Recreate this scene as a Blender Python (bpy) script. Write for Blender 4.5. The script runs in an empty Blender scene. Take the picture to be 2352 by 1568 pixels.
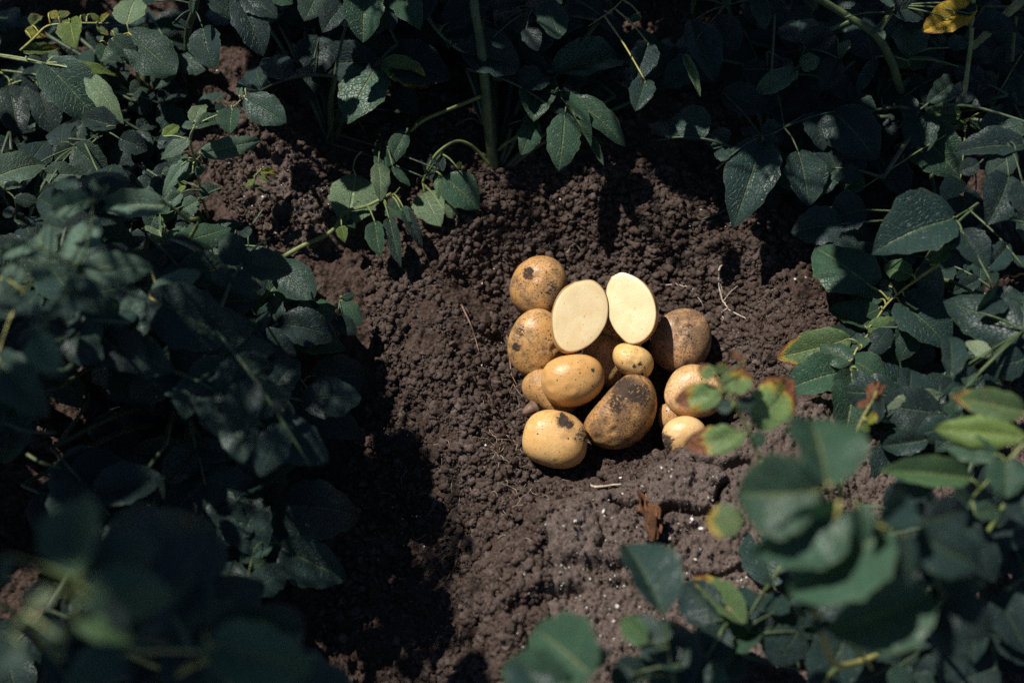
import bpy, math, random
import numpy as np
from mathutils import Vector, Matrix

# ------------------------------------------------------------------ camera, sky, sun, exposure
scn = bpy.context.scene
COL = scn.collection
PITCH = math.radians(58.0); DIST = 1.60; FOC = 50.0
CAMP = Vector((0, -DIST*math.cos(PITCH), DIST*math.sin(PITCH)))
FWD = Vector((0, math.cos(PITCH), -math.sin(PITCH)))
UPV = Vector((0, math.sin(PITCH), math.cos(PITCH)))
RGT = Vector((1, 0, 0))
cd = bpy.data.cameras.new('camera'); cam = bpy.data.objects.new('camera', cd); COL.objects.link(cam)
cam.matrix_world = Matrix(((1, 0, 0, CAMP.x), (0, UPV.y, -FWD.y, CAMP.y), (0, UPV.z, -FWD.z, CAMP.z), (0, 0, 0, 1)))
cd.lens = FOC; cd.sensor_width = 36; cd.clip_start = 0.02; cd.clip_end = 200
cd.dof.use_dof = True; cd.dof.focus_distance = 1.585; cd.dof.aperture_fstop = 2.4
scn.camera = cam

SUN = Vector((-0.45, 0.27, 0.855)).normalized()
world = bpy.data.worlds.new('World'); scn.world = world; world.use_nodes = True
nt = world.node_tree; bg = nt.nodes['Background']
sky = nt.nodes.new('ShaderNodeTexSky'); sky.sky_type = 'NISHITA'; sky.sun_disc = False
sky.sun_elevation = math.asin(SUN.z); sky.sun_rotation = math.atan2(SUN.x, SUN.y)
sky.air_density = 0.6; sky.dust_density = 0.1; sky.altitude = 1500
nt.links.new(sky.outputs[0], bg.inputs[0]); bg.inputs[1].default_value = 0.08
sl = bpy.data.lights.new('sun', 'SUN'); sl.energy = 5.0; sl.angle = math.radians(0.7); sl.color = (1.0, 0.955, 0.89)
so = bpy.data.objects.new('sun', sl); COL.objects.link(so)
so.rotation_euler = SUN.to_track_quat('Z', 'Y').to_euler(); so.location = SUN*5
vs = scn.view_settings; vs.view_transform = 'Standard'; vs.look = 'None'; vs.exposure = 0.47; vs.gamma = 1.0
scn.cycles.use_denoising = False
scn.cycles.max_bounces = 6; scn.cycles.transparent_max_bounces = 4

# ------------------------------------------------------------------ pixel rays (photo seen at 2352 x 1568)
REG = {'F0': (0, 0, 1), 'A': (0, 0, 1/3.0), 'B': (689, 0, 1/3.0), 'C': (1567.6, 0, 1/3.0), 'D': (0, 344.5, .3662),
       'E': (0, 918.7, .4142), 'F': (918.7, 918.7, .4142), 'G': (1493, 459.4, .3662), 'H': (1378, 994, .414),
       'P': (1091, 545.5, .3663)}
def full(R, x, y):
    ox, oy, s = REG[R]; return ox+x*s, oy+y*s
def ray(px, py):
    return FWD + RGT*((px-1176)/2352*36/FOC) + UPV*((784-py)/2352*36/FOC)
def W(px, py, z):
    d = ray(px, py); return CAMP + d*((z-CAMP.z)/d.z)
def depth(p): return (p-CAMP).dot(FWD)
PXM = 36/FOC/2352
def px2m(p): return PXM*depth(p)

# ------------------------------------------------------------------ object helpers
def tag(o, label=None, cat=None, group=None, kind=None):
    if label: o['label'] = label
    if cat: o['category'] = cat
    if group: o['group'] = group
    if kind: o['kind'] = kind
    return o
def mesh_np(name, v, f, uv=None, smooth=True):
    me = bpy.data.meshes.new(name)
    v = np.asarray(v, dtype=np.float32); f = np.asarray(f, dtype=np.int32)
    k = f.shape[1]
    me.vertices.add(len(v)); me.vertices.foreach_set('co', v.ravel())
    me.loops.add(f.size); me.loops.foreach_set('vertex_index', f.ravel())
    me.polygons.add(len(f)); me.polygons.foreach_set('loop_start', np.arange(0, f.size, k, dtype=np.int32))
    me.polygons.foreach_set('loop_total', np.full(len(f), k, dtype=np.int32))
    if uv is not None:
        l = me.uv_layers.new(name='UVMap'); l.data.foreach_set('uv', np.asarray(uv, dtype=np.float32)[f.ravel()].ravel())
    me.update(calc_edges=True)
    if smooth: me.polygons.foreach_set('use_smooth', np.ones(len(f), dtype=bool))
    return me
def link(name, me, mat=None, parent=None):
    o = bpy.data.objects.new(name, me); COL.objects.link(o)
    if mat is not None and me is not None and not me.materials: me.materials.append(mat)
    if parent is not None: o.parent = parent
    return o
def grid_faces(nu, nv, base=0, wrap=False):
    i = np.arange(nv-1)[:, None]; j = np.arange(nu if wrap else nu-1)[None, :]
    a = i*nu+j; b = i*nu+(j+1) % nu
    return np.stack([a, b, b+nu, a+nu], -1).reshape(-1, 4)+base

# value noise ------------------------------------------------------
_rs = np.random.RandomState(11); TAB = _rs.rand(8, 256, 256)
def vn(x, y, f, s=0):
    X = x*f+s*17.31; Y = y*f+s*9.77
    xi = np.floor(X).astype(np.int64); yi = np.floor(Y).astype(np.int64)
    fx = X-xi; fy = Y-yi; fx = fx*fx*(3-2*fx); fy = fy*fy*(3-2*fy)
    T = TAB[s % 8]; g = lambda a, b: T[a & 255, b & 255]
    return ((g(xi, yi)*(1-fx)+g(xi+1, yi)*fx)*(1-fy)+(g(xi, yi+1)*(1-fx)+g(xi+1, yi+1)*fx)*fy)*2-1
def fbm(x, y, f, n, s=0, gain=.5):
    r = 0; a = 1
    for k in range(n):
        r = r+a*vn(x, y, f, s+k); f *= 2.03; a *= gain
    return r
def sstep(a, b, x):
    t = np.clip((x-a)/(b-a), 0, 1); return t*t*(3-2*t)
def seg_dist(x, y, pts):
    d = np.full(np.shape(x), 1e9)
    for (ax, ay), (bx, by) in zip(pts[:-1], pts[1:]):
        vx, vy = bx-ax, by-ay; L = vx*vx+vy*vy+1e-12
        t = np.clip(((x-ax)*vx+(y-ay)*vy)/L, 0, 1)
        d = np.minimum(d, np.hypot(x-ax-t*vx, y-ay-t*vy))
    return d
def sdf(x, y, poly):            # positive inside
    d = seg_dist(x, y, poly+[poly[0]]); ins = np.zeros(np.shape(x), bool)
    for (ax, ay), (bx, by) in zip(poly, poly[1:]+[poly[0]]):
        c = ((ay > y) != (by > y)) & (x < (bx-ax)*(y-ay)/(by-ay+1e-12)+ax)
        ins ^= c
    return np.where(ins, d, -d)
def wpoly(pts, z=0.0, R='F0'):
    r = []
    for x, y in pts:
        p = W(*full(R, x, y), z); r.append((p.x, p.y))
    return r

# ------------------------------------------------------------------ soil relief
HOLE = wpoly([(1120, 640), (1290, 590), (1560, 640), (1690, 760), (1720, 880), (1640, 980), (1560, 1040), (1420, 1080), (1240, 1110), (1130, 1010), (1100, 820)], -.04)
FURROW = wpoly([(-900, 2400), (-300, 1500), (200, 1000), (640, 930), (840, 820), (960, 860), (1010, 960), (1060, 1100), (1090, 1300), (1060, 1600), (1000, 2400)], -.05)
CRUST = wpoly([(1230, 1175), (1330, 1110), (1440, 1085), (1530, 1040), (1640, 985), (1760, 930), (2600, 900), (3200, 1200), (2800, 2400), (1150, 2400), (1110, 1600), (1150, 1400), (1170, 1270)], 0.02)
CRUST2 = wpoly([(460, 330), (600, 260), (760, 420), (800, 500), (780, 560), (690, 600), (560, 560), (500, 450)], 0.0)
CRACKS = [(wpoly(p, .02), w, d) for p, w, d in [
    ([(1500, 1200), (1540, 1180), (1590, 1187), (1625, 1187)], .0035, .03), ([(1640, 1165), (1655, 1140), (1668, 1125)], .003, .03),
    ([(1480, 1135), (1484, 1160), (1500, 1200)], .003, .02), ([(1405, 1165), (1440, 1168), (1465, 1163)], .0035, .02),
    ([(1240, 1240), (1270, 1290), (1330, 1300), (1400, 1312), (1460, 1305)], .007, .02),
    ([(1180, 1400), (1230, 1390), (1290, 1375), (1330, 1370)], .008, .02), ([(1395, 1355), (1440, 1350), (1465, 1345)], .006, .014),
    ([(1200, 1160), (1215, 1220), (1250, 1240)], .006, .02), ([(1520, 1205), (1500, 1240), (1510, 1290)], .0025, .018),
    ([(1470, 1300), (1540, 1290), (1600, 1330), (1700, 1320)], .003, .015), ([(1600, 1060), (1660, 1090), (1720, 1080)], .003, .02),
    ([(1370, 1190), (1390, 1230), (1375, 1260)], .0022, .012), ([(640, 500), (690, 520), (740, 500)], .004, .012)]]
def relief(x, y):
    x = np.asarray(x, float); y = np.asarray(y, float)
    wx = x+.012*fbm(x, y, 18, 3, 3); wy = y+.012*fbm(x, y, 18, 3, 5)
    h = .055*sstep(.1, .38, y)+.02*sstep(.2, .6, x)
    h = h-.052*sstep(-.07, .03, sdf(wx, wy, HOLE))
    h = h-.085*sstep(-.045, .075, sdf(wx, wy, FURROW))*(1-sstep(.0, .25, -x-.32))
    h = h+.028*sstep(-.014, .012, sdf(wx, wy, CRUST))+.012*sstep(-.01, .02, sdf(wx, wy, CRUST2))
    h = h+.012*fbm(x, y, 9, 2, 1)
    return h
def gz(x, y): return float(relief(np.array([x]), np.array([y]))[0])
def ground_at(px, py):
    z = 0.0
    for _ in range(12):
        p = W(px, py, z); z = z*.4+.6*gz(p.x, p.y)
    return W(px, py, z)

def soil():
    S = .0016
    def axis(a, b, lim):
        n = int((b-a)/S); c = a+np.arange(n+1)*S
        o = []; s = S*3; q = 0
        while q < lim: q += s; s *= 1.13; o.append(q)
        o = np.array(o); return np.concatenate([a-o[::-1], c, c[-1]+o]), len(o), n+1
    X, ox, nx = axis(-.62, .66, 8.0); Y, oy, ny = axis(-.43, .52, 8.0)
    x, y = np.meshgrid(X, Y)
    H = relief(x, y)
    c1 = sstep(-.02, .015, sdf(x+.01*fbm(x, y, 25, 3, 2), y+.01*fbm(x, y, 25, 3, 4), CRUST)); c2 = sstep(-.02, .02, sdf(x, y, CRUST2))
    crust = np.clip(c1+c2, 0, 1)
    fine = fbm(x, y, 60, 5, 2, .55)
    wxx = x+.003*fbm(x, y, 90, 2, 2); wyy = y+.003*fbm(x, y, 90, 2, 5)
    H = H+(1-crust)*(.0030*fine+.0050*np.abs(fbm(wxx, wyy, 75, 3, 1, .6))+.0022*np.abs(fbm(x, y, 190, 2, 3, .6)))+crust*(.010*np.abs(fbm(x, y, 19, 3, 6, .5))+.0058*np.abs(fbm(wxx, wyy, 60, 3, 4, .55))+.0030*np.abs(fbm(x, y, 150, 2, 7, .6))+.0018*fbm(x, y, 230, 3, 1, .65))
    H = H-crust*.005*np.exp(-(fbm(x, y, 13, 3, 3, .6)/.035)**2)*sstep(-.1, .3, vn(x, y, 9, 6))
    # layered ledges of the dried crust
    sel = crust > .01
    jx = x+.0045*fbm(x, y, 40, 2, 5); jy = y+.0045*fbm(x, y, 40, 2, 7)
    for pl, w, d in CRACKS:
        dd = seg_dist(jx, jy, pl); H = H-d*(1.1 if w < .004 else .7)*np.exp(-(dd/w)**2)
    # crumbs: rounded lumps heaped on the surface
    rs = np.random.RandomState(5)
    base = H.copy(); wob = fbm(x, y, 260, 3, 3, .6); wob2 = fbm(x, y, 90, 2, 1)
    Hf = H
    n = 5000
    cx = rs.uniform(X[ox]+.012, X[ox+nx-1]-.012, n); cy = rs.uniform(Y[oy]+.012, Y[oy+ny-1]-.012, n)
    r = .0012*(1-rs.rand(n))**(-1/1.9); r = np.minimum(r*.8, .0105)
    den = vn(cx, cy, 14, 2)*.5+vn(cx, cy, 45, 4)*.5
    for k in range(n):
        i = int((cx[k]-X[ox])/S)+ox; j = int((cy[k]-Y[oy])/S)+oy; rr = r[k]
        cr = crust[j, i]
        if cr > .5 and (rr > .0035 or rs.rand() < .8): continue
        if rr > .0075 and rs.rand() < .3: continue
        if den[k] < -.12 and rs.rand() < .8: continue
        m = int(rr*1.45/S)+1
        sl_ = (slice(j-m, j+m+1), slice(i-m, i+m+1))
        e = rs.uniform(.75, 1.3); a = rs.uniform(0, 3.14); ca, sa = math.cos(a), math.sin(a)
        dx = x[sl_]-cx[k]; dy = y[sl_]-cy[k]
        u = (dx*ca+dy*sa)*e; v = (-dx*sa+dy*ca)/e
        q = (u*u+v*v)/(rr*rr)*(1+.62*wob[sl_]+.45*wob2[sl_])
        cap = base[j, i]+rr*(rs.uniform(-.35, .35)+.35*den[k])+rr*np.clip(1-q, 0, 1)**.42*(1+.22*wob[sl_])
        Hf[sl_] = np.where(q < 1, np.maximum(Hf[sl_], cap), Hf[sl_])
    Hf += .0007*fbm(x, y, 420, 2, 5)
    co = np.stack([x, y, Hf], -1).reshape(-1, 3)
    me = mesh_np('soil', co, grid_faces(len(X), len(Y)))
    at = me.attributes.new('crust', 'FLOAT', 'POINT'); at.data.foreach_set('value', crust.astype(np.float32).ravel())
    return me, (X, Y, Hf)

# ------------------------------------------------------------------ materials
def N(nt, t, **kw):
    n = nt.nodes.new(t)
    for k, v in kw.items():
        if hasattr(n, k) and not k.startswith('i_'): setattr(n, k, v)
    return n
class MB:
    def __init__(s, name):
        s.m = bpy.data.materials.new(name); s.m.use_nodes = True; s.t = s.m.node_tree
        s.b = s.t.nodes['Principled BSDF']; s.out = s.t.nodes['Material Output']
    def node(s, t, ins=(), **kw):
        n = s.t.nodes.new(t)
        for k, v in kw.items(): setattr(n, k, v)
        for k, v in dict(ins).items():
            if hasattr(v, 'is_output'): s.t.links.new(v, n.inputs[k])
            else: n.inputs[k].default_value = v
        return n
    def math(s, op, a, b=0.0, c=None):
        d = {0: a, 1: b}
        if c is not None: d[2] = c
        return s.node('ShaderNodeMath', d, operation=op).outputs[0]
    def noise(s, scale, det=4, rough=.55, vec=None, dist=0.0):
        d = {'Scale': scale, 'Detail': det, 'Roughness': rough, 'Distortion': dist}
        if vec is not None: d['Vector'] = vec
        return s.node('ShaderNodeTexNoise', d).outputs['Fac']
    def ss(s, v, a, b):
        n = s.node('ShaderNodeMapRange', {0: v, 1: a, 2: b, 3: 0.0, 4: 1.0}, interpolation_type='SMOOTHSTEP'); return n.outputs[0]
    def mix(s, f, a, b):
        n = s.t.nodes.new('ShaderNodeMix'); n.data_type = 'RGBA'
        for i, v in ((0, f), (6, a), (7, b)):
            if hasattr(v, 'is_output'): s.t.links.new(v, n.inputs[i])
            else: n.inputs[i].default_value = (v if i == 0 else (*v, 1))
        return n.outputs[2]
    def put(s, k, v):
        if hasattr(v, 'is_output'): s.t.links.new(v, s.b.inputs[k])
        else: s.b.inputs[k].default_value = (*v, 1) if k == 'Base Color' else v
    def bump(s, h, st, dist, prev=None):
        d = {'Height': h, 'Strength': st, 'Distance': dist}
        if prev is not None: d['Normal'] = prev
        return s.node('ShaderNodeBump', d).outputs[0]

def mat_soil():
    m = MB('soil'); co = m.node('ShaderNodeTexCoord').outputs['Object']
    cr = m.node('ShaderNodeAttribute', attribute_name='crust').outputs['Fac']
    a = m.noise(22, 5, .6, co); b = m.noise(300, 5, .65, co); c = m.noise(1100, 3, .6, co)
    dark = m.mix(m.ss(b, .3, .72), (.025, .0155, .0115), (.078, .053, .042))
    dry = m.mix(m.ss(b, .25, .75), (.072, .052, .043), (.150, .117, .101))
    f = m.math('ADD', m.math('MULTIPLY', cr, .75), m.math('MULTIPLY', m.ss(a, .42, .72), .28))
    col = m.mix(f, dark, dry)
    m.put('Base Color', col); m.put('Roughness', .95); m.put('Specular IOR Level', .12)
    bm = m.bump(b, .9, .0022); bm = m.bump(c, .7, .0008, bm); m.put('Normal', bm)
    return m.m

def mat_leaf(name, col, vein, under, blight=0.0, spots=0.0, rough=.42, trans=.22, yel=(.34, .25, .035), brn=(.15, .048, .022), vs_=1.0, dirt=0.0):
    m = MB(name); uv = m.node('ShaderNodeTexCoord').outputs['UV']
    xy = m.node('ShaderNodeSeparateXYZ', {0: uv}); u, v = xy.outputs[0], xy.outputs[1]
    rnd = m.node('ShaderNodeObjectInfo').outputs['Random']
    ob = m.node('ShaderNodeTexCoord').outputs['Object']
    off = m.node('ShaderNodeCombineXYZ', {0: m.math('MULTIPLY', rnd, 37.0), 1: m.math('MULTIPLY', rnd, 11.0), 2: 0.0}).outputs[0]
    vec = m.node('ShaderNodeVectorMath', {0: uv, 1: off}, operation='ADD').outputs[0]
    a = m.math('ABSOLUTE', m.math('MULTIPLY_ADD', u, 2.0, -1.0))
    wn = m.noise(5, 2, .5, vec)
    ph = m.math('MULTIPLY', m.math('SUBTRACT', m.math('ADD', v, m.math('MULTIPLY', wn, .09)), m.math('MULTIPLY', m.math('POWER', a, 1.25), .24)), 8.0)
    fr = m.math('ABSOLUTE', m.math('SUBTRACT', m.math('FRACT', ph), .5))            # 0.5 at the vein
    lat = m.ss(fr, .5-.055, .5)
    mid = m.math('SUBTRACT', 1.0, m.ss(a, .018, .075))
    vor = m.node('ShaderNodeTexVoronoi', {'Vector': vec, 'Scale': 17.0}, feature='DISTANCE_TO_EDGE').outputs['Distance']
    net = m.math('SUBTRACT', 1.0, m.ss(vor, .0, .11))
    n1 = m.noise(3.0, 4, .6, vec); n2 = m.noise(26, 4, .65, vec)
    k = m.math('MULTIPLY_ADD', rnd, .5, .72)
    c = m.node('ShaderNodeVectorMath', {0: (*col, ), 3: k}, operation='SCALE').outputs[0]
    hi = tuple(min(1, q*1.55) for q in col)
    c = m.mix(m.math('MULTIPLY', m.ss(n1, .4, .75), .6), c, hi)
    c = m.mix(m.math('MULTIPLY', m.ss(n2, .45, .8), .3), c, tuple(q*.5 for q in col))
    c = m.mix(m.math('MULTIPLY', net, .14*vs_), c, vein); c = m.mix(m.math('MULTIPLY', lat, .5*vs_), c, vein)
    c = m.mix(m.math('MULTIPLY', mid, .75*vs_), c, vein)
    edge = m.ss(a, .88, 1.0); c = m.mix(m.math('MULTIPLY', edge, .25), c, vein)
    if blight > 0:
        g = m.math('ADD', m.math('ADD', m.math('MULTIPLY', v, .95), m.math('MULTIPLY', a, .22)), m.math('MULTIPLY', m.math('SUBTRACT', m.noise(3.4, 4, .6, vec), .5), .9))
        t = 1.18-blight*.62
        c = m.mix(m.ss(g, t-.13, t), c, yel); c = m.mix(m.ss(g, t-.03, t+.08), c, brn)
        c = m.mix(m.ss(m.math('MULTIPLY', m.ss(g, t+.1, t+.2), m.noise(14, 3, .6, vec)), .45, .6), c, (.33, .17, .10))
    sp = m.noise(6.5, 4, .6, m.node('ShaderNodeVectorMath', {0: vec, 1: (5.3, 9.1, 0)}, operation='ADD').outputs[0])
    th = .735-.16*spots
    c = m.mix(m.math('MULTIPLY', m.ss(sp, th-.03, th), .6), c, (.16, .13, .03)); c = m.mix(m.ss(sp, th, th+.03), c, (.33, .20, .13))
    if dirt > 0: c = m.mix(m.ss(m.noise(9, 6, .75, vec), .56, .62), c, (.06, .04, .032))
    bf = m.node('ShaderNodeNewGeometry').outputs['Backfacing']
    c = m.mix(m.math('MULTIPLY', bf, .75), c, under)
    m.put('Base Color', c)
    m.put('Roughness', m.math('MULTIPLY_ADD', n2, .2, rough-.02)); m.put('Specular IOR Level', .34)
    q = m.math('MULTIPLY', m.math('ADD', m.math('ADD', m.math('MULTIPLY', lat, 1.0), m.math('MULTIPLY', mid, 1.3)), m.math('MULTIPLY', net, .5)), -1.0)
    bm = m.bump(q, .75, .0018); bm = m.bump(n2, .12, .0016, bm); m.put('Normal', bm)
    tr = m.node('ShaderNodeBsdfTranslucent', {'Color': m.node('ShaderNodeVectorMath', {0: c, 1: (1.5, 1.9, .7)}, operation='MULTIPLY').outputs[0], 'Normal': bm})
    ad = m.node('ShaderNodeMixShader', {0: trans, 1: m.b.outputs[0], 2: tr.outputs[0]})
    m.t.links.new(ad.outputs[0], m.out.inputs['Surface'])
    return m.m

def mat_stem(name, c1, c2):
    m = MB(name); ob = m.node('ShaderNodeTexCoord').outputs['Object']
    n = m.noise(60, 4, .6, ob); s = m.noise(420, 3, .6, ob)
    c = m.mix(m.ss(n, .35, .7), c1, c2); c = m.mix(m.math('MULTIPLY', m.ss(s, .52, .7), .45), c, tuple(q*.4 for q in c1))
    m.put('Base Color', c); m.put('Roughness', .5); m.put('Normal', m.bump(s, .5, .001)); m.put('Specular IOR Level', .35)
    return m.m

LK = {}
def LM(k):
    if k in LK: return LK[k]
    g = (.10, .14, .055)
    P = {'d': dict(col=(.010, .024, .023), vein=(.045, .075, .04), under=(.05, .075, .05)),  # d, D: leaf shade put into a darkened, bluish blade colour
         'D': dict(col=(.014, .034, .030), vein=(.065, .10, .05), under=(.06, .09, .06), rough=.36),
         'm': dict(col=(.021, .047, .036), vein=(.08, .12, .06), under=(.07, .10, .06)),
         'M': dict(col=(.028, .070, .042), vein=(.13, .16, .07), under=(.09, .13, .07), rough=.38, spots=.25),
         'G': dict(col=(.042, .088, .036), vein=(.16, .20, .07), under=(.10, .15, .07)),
         'L': dict(col=(.066, .118, .085), vein=(.20, .24, .12), under=(.12, .17, .10), rough=.45),  # L: sunlit look put into a lighter, greyish blade colour
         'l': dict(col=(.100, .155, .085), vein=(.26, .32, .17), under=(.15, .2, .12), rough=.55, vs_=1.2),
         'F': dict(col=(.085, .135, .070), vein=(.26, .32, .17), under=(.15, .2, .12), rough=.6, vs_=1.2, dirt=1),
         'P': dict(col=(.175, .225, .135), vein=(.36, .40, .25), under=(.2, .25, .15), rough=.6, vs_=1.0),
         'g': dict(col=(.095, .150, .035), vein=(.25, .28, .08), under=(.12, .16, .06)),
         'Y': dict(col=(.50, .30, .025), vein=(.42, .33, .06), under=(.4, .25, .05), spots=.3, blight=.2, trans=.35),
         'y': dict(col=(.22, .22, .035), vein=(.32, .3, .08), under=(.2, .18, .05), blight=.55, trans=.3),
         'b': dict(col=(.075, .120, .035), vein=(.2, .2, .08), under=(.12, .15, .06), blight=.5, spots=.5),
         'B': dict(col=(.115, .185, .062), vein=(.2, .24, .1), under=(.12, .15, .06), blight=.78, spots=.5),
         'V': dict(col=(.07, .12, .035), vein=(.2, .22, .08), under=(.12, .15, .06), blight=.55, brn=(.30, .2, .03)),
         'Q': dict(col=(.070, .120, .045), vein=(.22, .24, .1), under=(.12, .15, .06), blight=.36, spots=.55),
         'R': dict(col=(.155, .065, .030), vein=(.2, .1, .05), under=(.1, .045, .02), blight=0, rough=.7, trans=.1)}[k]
    LK[k] = mat_leaf({'R': 'dried_leaf', 'P': 'pale_leaf_underside', 'Y': 'yellow_leaf'}.get(k, 'potato_leaf'), **P); return LK[k]
SK = {}
def SM(k):
    if k not in SK:
        SK[k] = mat_stem('plant_stem', *{'d': ((.030, .050, .026), (.055, .075, .035)), 'g': ((.085, .115, .035), (.17, .20, .06)),
            'm': ((.05, .075, .03), (.09, .12, .045)), 'y': ((.22, .22, .06), (.34, .30, .10)), 'p': ((.17, .21, .09), (.28, .31, .15)),
            'r': ((.10, .055, .035), (.20, .12, .08)), 'w': ((.34, .27, .20), (.5, .42, .33))}[k])
    return SK[k]

# ------------------------------------------------------------------ leaf blades and stalks
def leaf_mesh(seed, kind, fold=.18, curl=.25, rump=0.0, nu=12, nv=22):
    r = np.random.RandomState(seed)
    v = np.linspace(0, 1, nv)[:, None]; u = np.linspace(-1, 1, nu+1)[None, :]
    pk = r.uniform(.44, .62); q = r.uniform(.60, .82)
    prof = (v+.004)**pk*(1-v+.002)**q*(1-.22*v**5); prof = prof/prof.max()*.5
    prof = prof*(1-.0*v)+0
    e1, e2 = r.uniform(0, 6.28, 2)
    wl = 1+.045*np.sin(v*22+e1)+.03*np.sin(v*41+e2); wr = 1+.045*np.sin(v*20+e2)+.03*np.sin(v*37+e1)
    side = np.where(u < 0, wl*r.uniform(.9, 1.08), wr*r.uniform(.9, 1.08))
    bend = r.uniform(-.10, .10)
    x = u*prof*side+bend*(v-.0)*(v-1)*-1.0+r.uniform(-.04, .04)*v*v
    y = v-.05*np.abs(u)*(1-v)*np.minimum(1, v*0+1)*0-.035*np.abs(u)**2*np.exp(-v*9)
    a = np.abs(u)
    ph = (v-.26*a**1.25)*8
    z = fold*a*prof*1.25-curl*(v-.3)**2*(v > .3)-.10*curl*(v-.3)**2
    z = z+.0105*np.cos(2*math.pi*ph)*-1*np.sin(math.pi*np.clip(a, 0, 1)**.8)*(1-v*.5)
    z = z+.022*a**2*np.sin(v*r.uniform(9, 15)+e1+(u > 0)*r.uniform(1, 4))
    z = z-.06*a**3*prof*2*r.uniform(.2, 1.4)
    if rump > 0:
        z = z+rump*(np.sin(v*13+e1+u*3)*.5+np.sin(v*7+u*5+e2))*.12; x = x+rump*.10*np.sin(v*17+e2)
    co = np.stack(np.broadcast_arrays(x, y, z), -1).reshape(-1, 3)
    uv = np.stack(np.broadcast_arrays((u+1)/2, v), -1).reshape(-1, 2)
    me = mesh_np('leaflet', co, grid_faces(nu+1, nv), uv); me.materials.append(LM(kind)); return me
LCACHE = {}
def leaf_variant(kind, i):
    if (kind, i) not in LCACHE:
        rr = random.Random(i*7+3); LCACHE[(kind, i)] = leaf_mesh(i*31+5, kind, rr.uniform(.0, .45), rr.uniform(.1, .6))
    return LCACHE[(kind, i)]
rng = random.Random(4)
def frame(B, T, w, tilt, roll):
    """matrix of a blade: base B, tip T, width w (m); faces between sky and viewer side"""
    w *= 1.07; Yv = T-B; L = Yv.length; yh = Yv.normalized()
    n = Vector((0, -.30, .85))+Vector((tilt, roll, 0)); n = (n-yh*n.dot(yh)).normalized()
    xh = yh.cross(n).normalized()
    return Matrix(((xh.x*w, Yv.x, n.x*L, B.x), (xh.y*w, Yv.y, n.y*L, B.y), (xh.z*w, Yv.z, n.z*L, B.z), (0, 0, 0, 1)))
def catmull(P, n=6):
    if len(P) < 3:
        return [P[0].lerp(P[1], t/n) for t in range(n+1)]
    Q = [P[0]*2-P[1]]+P+[P[-1]*2-P[-2]]; out = []
    for i in range(1, len(Q)-2):
        for k in range(n):
            t = k/n; a, b, c, d = Q[i-1], Q[i], Q[i+1], Q[i+2]
            out.append(.5*((2*b)+(c-a)*t+(2*a-5*b+4*c-d)*t*t+(3*b-a-3*c+d)*t*t*t))
    out.append(P[-1]); return out
def tube_np(P, r0, r1, n=8, wob=.08, seed=0, knots=()):
    """vertices and faces of a tapered tube through points P"""
    rr = random.Random(seed); vs_ = []; m = len(P)
    ref = Vector((.3, .2, 1)).normalized()
    for i, p in enumerate(P):
        t = (P[min(i+1, m-1)]-P[max(i-1, 0)]).normalized()
        a = t.cross(ref)
        if a.length < .05: a = t.cross(Vector((1, 0, 0)))
        a.normalize(); b = t.cross(a)
        f = i/(m-1); r = r0+(r1-r0)*f; r *= 1+wob*(rr.random()-.5)
        for k in range(n):
            an = 2*math.pi*k/n; q = r*(1+.10*math.cos(3*an)); vs_.append(p+a*(q*math.cos(an))+b*(q*math.sin(an)))
    vs_.append(P[0]); vs_.append(P[-1])
    f = grid_faces(n, m, 0, True).tolist()
    c0 = m*n
    for k in range(n):
        f.append([c0, (k+1) % n, k, k]); e = (m-1)*n; f.append([c0+1, e+k, e+(k+1) % n, e+(k+1) % n])
    return [tuple(v) for v in vs_], f
class Tubes:
    def __init__(s): s.v = []; s.f = []
    def add(s, P, r0, r1, n=8, seed=0, wob=.08):
        v, f = tube_np(P, r0, r1, n, wob, seed); o = len(s.v); s.v += v
        for q in f:
            q = [a+o for a in q]; s.f.append(q if q[2] != q[3] else q[:3])
    def mesh(s, name):
        me = bpy.data.meshes.new(name); me.from_pydata(s.v, [], s.f); me.update()
        me.polygons.foreach_set('use_smooth', [True]*len(me.polygons)); return me

PL = {}
ZS = {'TC': .47, 'TM': .52, 'TR': .66, 'TQ': .58, 'TL': .7}
def WG(px, py, z, m=.012):
    """point at height z on a pixel ray, but not under the soil"""
    p = W(px, py, z)
    for _ in range(3):
        g = gz(p.x, p.y)+m
        if p.z < g: p = W(px, py, g)
    return p

def plant(key, name, label, cat, base, group=None):
    """base: (px, py) of the ground point it grows from"""
    p = ground_at(*base); o = bpy.data.objects.new(name, None); COL.objects.link(o)
    o.location = p; o.empty_display_size = .02; tag(o, label, cat, group)
    PL[key] = dict(o=o, p=p.copy(), n=0); return o
def shift(me, p):
    me.transform(Matrix.Translation(-p))
def add_leaf(pl, par, B, T, w, kind, uniq=True, fold=None, curl=None, rump=0.0, tilt=None, roll=None, name='leaflet'):
    tilt = rng.uniform(-.28, .28) if tilt is None else tilt; roll = rng.uniform(-.25, .25) if roll is None else roll
    M = frame(B, T, w, tilt, roll)
    if uniq: me = leaf_mesh(rng.randrange(1 << 30), kind, rng.uniform(.02, .5) if fold is None else fold, rng.uniform(.05, .5) if curl is None else curl, rump)
    else: me = leaf_variant(kind, rng.randrange(9))
    o = bpy.data.objects.new(name, me); COL.objects.link(o); o.parent = par
    org = pl['p'] if pl else Vector((0, 0, 0))
    o.matrix_local = Matrix.Translation(-org) @ M
    return o
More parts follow.
